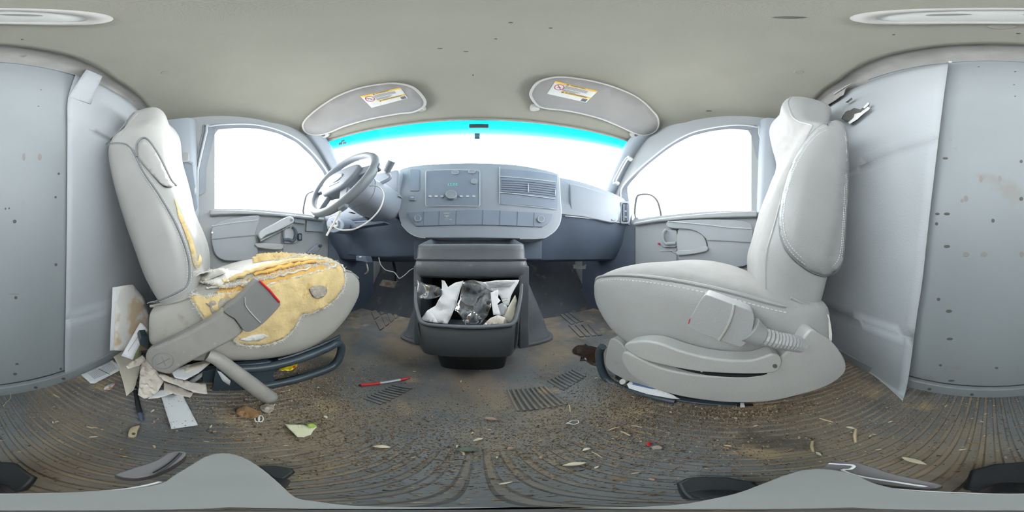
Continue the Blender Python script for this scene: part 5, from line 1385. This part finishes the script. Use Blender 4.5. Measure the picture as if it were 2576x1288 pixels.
dl_ = flat('leaf', smooth([(322, 1098), (326, 1082), (334, 1075), (352, 1072), (346, 1085), (342, 1100), (330, 1102)], 2), m_chip, 'tan leaf with a hole on the ribbed floor below the black pen', 'leaf', lift=.004)
slab('leaf_hole', ell(336, 1091, 5, 3, 10), FLOOR, (0, 0, -.001), m_hole, dl_, bevel=0, off=.006)
flat('red_scrap', [(1624, 1118), (1634, 1112), (1640, 1118), (1634, 1124), (1626, 1122)], m_red, 'red plastic scrap on the floor beside the cloth seat', 'scrap', amp=.004, lift=.004, step=4)
flat('foil_scrap', [(1638, 1126), (1655, 1122), (1668, 1126), (1662, 1132), (1642, 1132)], m_lintgrey, 'pale foil scrap touching the red scrap', 'scrap', amp=.005, lift=.004, step=4)
def stick(a, b, r, label):
    p, q = FLOOR(*a), FLOOR(*b); p.z = q.z = r+.002
    o = tube('stick', [p, p.lerp(q, .5)+Vector((.001, .001, .001)), q], [r*.8, r, r*.7], m_chip, None, n=6)
    return tag(o, label, 'stick')
stick((2044, 1110), (2046, 1137), .0022, 'pale stub of a stick on the floor rear of the cloth seat')
stick((2153, 1080), (2152, 1113), .0026, 'brown twig standing out of the reddish dirt')
stick((2062, 1052), (2096, 1062), .0020, 'long pale splinter behind the cloth seat shield')
stick((1530, 1083), (1560, 1073), .0015, 'thin straw below the puddle')
stick((1562, 1085), (1585, 1096), .0020, 'thick straw beside the red scrap')
stick((1589, 1071), (1615, 1075), .0018, 'pale straw right below the brochure')
stick((134, 992), (150, 1000), .0022, 'tan splinter by the bulkhead rail')
stick((1432, 1018), (1435, 1036), .0014, 'bent white straw right of the tread bars')
stick((1160, 1135), (1167, 1145), .0016, 'short twig touching the dark green leaf')
stick((1488, 1136), (1515, 1151), .0010, 'hair-thin stalk right of the short petal')
hr = tube('fibre', smooth([FLOOR(27, 988)+Vector((0, 0, .004)), FLOOR(26, 1004)+Vector((0, 0, .004)), FLOOR(16, 1014)+Vector((0, 0, .004)), FLOOR(8, 1024)+Vector((0, 0, .004))], 5, closed=False), .0008, m_chip, None, n=5)
tag(hr, 'curled straw fibre at the foot of the bulkhead', 'fibre')

# wood chips: one small faceted chip, many copies
chips_me = []
for q in range(4):
    V = []
    for k in range(7):
        a = 2*math.pi*k/7; rr = R.uniform(.7, 1.2); V.append((rr*math.cos(a), .5*rr*math.sin(a), -.1))
    V += [(v[0]*.8, v[1]*.8, .15+R.uniform(-.05, .1)) for v in V]
    Fc = [tuple(range(7))[::-1], tuple(range(7, 14))]+[(i, (i+1) % 7, 7+(i+1) % 7, 7+i) for i in range(7)]
    me = bpy.data.meshes.new('wood_chip'); me.from_pydata(V, [], Fc); me.materials.append((m_chip, m_leaf, m_brown, m_leafp)[q]); chips_me.append(me)
spots = [(143, 1060), (233, 1098), (290, 1038), (310, 1045), (240, 1075), (385, 1032), (392, 1038), (388, 1060), (226, 1074), (313, 1148), (312, 1146), (197, 1141), (388, 1123), (133, 1062), (100, 1015), (275, 1010), (540, 1085), (530, 1072), (580, 1045), (570, 1052), (690, 1018), (640, 970), (760, 985), (880, 1030), (720, 1120),
         (1042, 933), (1005, 1012), (1085, 955), (1160, 958), (1205, 980), (1170, 1053), (1180, 1056), (1188, 1088), (1232, 1080), (1300, 1000), (1420, 1003), (1450, 1000), (1150, 1122), (1340, 1138), (1360, 1150), (1250, 1150), (1270, 1215), (1560, 1205), (1640, 1205), (1600, 1190), (1500, 1175), (1700, 1130), (1760, 1110), (1830, 1120),
         (1500, 950), (1950, 1110), (1990, 1130), (2010, 1100), (1900, 1070), (1860, 1090), (2200, 1080), (2190, 1095), (2240, 1060), (2120, 980), (2100, 985), (2380, 1020), (2480, 1040), (2540, 1040), (2300, 1050), (2470, 1060), (2420, 1130), (2450, 1115), (2530, 1150), (2210, 1130), (2060, 1140), (2290, 990), (2400, 1010), (450, 1060), (520, 1110), (600, 1105), (860, 1110), (1040, 1150)]
for i, (px, py) in enumerate(spots):
    c = FLOOR(px, py)
    o = bpy.data.objects.new('wood_chip', chips_me[i % 4]); COL.objects.link(o)
    s = R.uniform(.0022, .0052); o.location = (c.x, c.y, .0022); o.scale = (s*1.5, s, s*.7); o.rotation_euler = (R.uniform(-.2, .2), R.uniform(-.2, .2), R.uniform(0, 6.28))
    look = ('tan', 'pale', 'brown', 'pinkish')[i % 4]
    where = ('on the plain floor before the console' if c.y > .165 else 'on the ribs near the torn driver seat' if c.x < -.08 and c.y > -.12 else 'on the ribs beside the cloth seat' if c.x > .08 and c.y > -.12 else 'on the ribs along the bulkhead' if c.y <= -.12 else 'on the ribs around the camera stand')
    tag(o, 'small %s dry chip %s' % (look, where), 'wood chip', '%s chips %s' % (look, where))

# grit: crumbs nobody could count
V = []; Fc = []; cols = []
tones = [lin(150, 128, 98), lin(120, 102, 80), lin(176, 152, 116), lin(92, 82, 72), lin(196, 180, 150), lin(140, 110, 84)]
def grain(x, y, r, tone):
    k = len(V); a = R.uniform(0, 6.28)
    for j in range(3):
        q = a+j*2.09+R.uniform(-.4, .4); V.append((x+r*1.5*math.cos(q)*R.uniform(.6, 1.2), y+r*math.sin(q), .0005))
    V.append((x, y, .0005+r*R.uniform(.8, 1.4)))
    for f in ((0, 1, 3), (1, 2, 3), (2, 0, 3)): Fc.append(tuple(k+j for j in f)); cols.append(tone)
def blob(cx, cy, sx, sy, n, r0=.0006, r1=.0016, box_=None):
    for _ in range(n):
        x = R.gauss(cx, sx); y = R.gauss(cy, sy)
        if x < -.84 or x > .84 or y < -.36 or y > .9: continue
        grain(x, y, R.uniform(r0, r1)*(1 if R.random() < .93 else 1.9), R.choice(tones))
blob(.02, .18, .20, .075, 12000, .0005, .0014); blob(-.15, .2, .16, .10, 4500, .0005, .0014); blob(.28, .22, .07, .10, 5000); blob(.22, .05, .08, .10, 3600)
blob(-.25, -.05, .14, .14, 2600); blob(.20, -.22, .12, .09, 1800); blob(-.05, -.30, .25, .06, 1600); blob(-.3, .15, .06, .14, 2600, .0008, .0022)
blob(.29, -.04, .02, .08, 900, .0010, .0026); blob(-.40, .16, .05, .1, 900, .001, .0026); blob(0, 0, .3, .3, 3000)
g = obj('floor_grit', V, Fc, m_grit, None, sharp=0)
ca = g.data.color_attributes.new('tone', 'FLOAT_COLOR', 'CORNER')
# recalc may reorder nothing: faces keep their order
k = 0
for p in g.data.polygons:
    for li in p.loop_indices: ca.data[li].color = cols[p.index]
tag(g, 'brown grit and crumbs strewn over the rubber floor', 'grit', kind='stuff')

# ------------------------------------------------------------------ the low camera stand at the photographer's feet
stn = thing('camera_stand', 'low grey camera stand on black pads in the middle of the floor', 'camera stand', (0, -.03, 0))
SZ = PZ(.13)
hubp = smooth([(1288, 1276), (1100, 1276), (900, 1273), (800, 1262), (745, 1252), (705, 1218), (660, 1180), (610, 1150), (560, 1140), (520, 1148), (490, 1165), (440, 1195), (400, 1218), (300, 1232), (150, 1240), (0, 1243), (-76, 1243), (-200, 1240), (-300, 1233), (-380, 1215), (-420, 1196), (-470, 1184), (-530, 1180), (-590, 1192), (-660, 1218), (-720, 1240), (-800, 1258), (-876, 1270), (-1000, 1276), (-1150, 1277)], 3)
slab('stand_body', [tuple(p) for p in hubp], SZ, (0, 0, -.02), m_stand, stn, bevel=.006, bseg=3)
for (nm, q, z, mm) in (('leg_clip', [(290, 1196), (300, 1188), (390, 1158), (420, 1140), (450, 1134), (470, 1138), (455, 1158), (400, 1190), (340, 1204)], .118, m_standclip), ('leg_clip', [(1985, 1186), (2000, 1180), (2060, 1182), (2080, 1165), (2100, 1161), (2160, 1164), (2250, 1192), (2340, 1212), (2372, 1222), (2330, 1230), (2200, 1216), (2100, 1195), (2040, 1195)], .118, m_standclip)):
    s_ = slab(nm, smooth(q, 2), PZ(z), (0, 0, -.03), mm, stn, bevel=.004)
for pth in ([(455, 1140), (430, 1165), (390, 1190)],):
    tube('clip_edge', [PZ(.120)(*p) for p in pth], .0015, m_black, stn, n=5)
tube('clip_edge', smooth([PZ(.121)(*p) for p in ((2085, 1166), (2145, 1170), (2140, 1180), (2120, 1182), (2150, 1195), (2250, 1212), (2330, 1224))], 3, closed=False), .0012, m_stitch, stn, n=5)
tube('body_edge', [PZ(.127)(p[0], p[1]) for p in ((2200, 1224), (2300, 1234), (2420, 1240), (2500, 1243), (2576, 1243), (2676, 1242), (2800, 1238), (2900, 1229), (2980, 1212))], .0012, m_stitch, stn, n=5)
for q in ([(648, 1172), (690, 1170), (735, 1178), (742, 1186), (715, 1206), (690, 1205)], [(1702, 1215), (1725, 1203), (1760, 1199), (1830, 1200), (1895, 1212), (1910, 1222), (1860, 1245), (1780, 1258), (1720, 1256)], [(2440, 1182), (2500, 1166), (2576, 1160), (2620, 1164), (2670, 1200), (2640, 1236), (2560, 1240), (2480, 1238), (2420, 1230)]):
    slab('foot_pad', q, PZ(.02), (0, 0, -.018), m_black, stn, bevel=.004)
for a, b in (((690, 1190), (0, 0)), ((1800, 1228), (0, 0)), ((2545, 1205), (0, 0))):
    p = PZ(.02)(*a); tube('stand_leg', [Vector((p.x*.8, p.y*.8, .02)), Vector((p.x*.25, p.y*.25-.01, .115))], .008, m_black, stn, n=8)
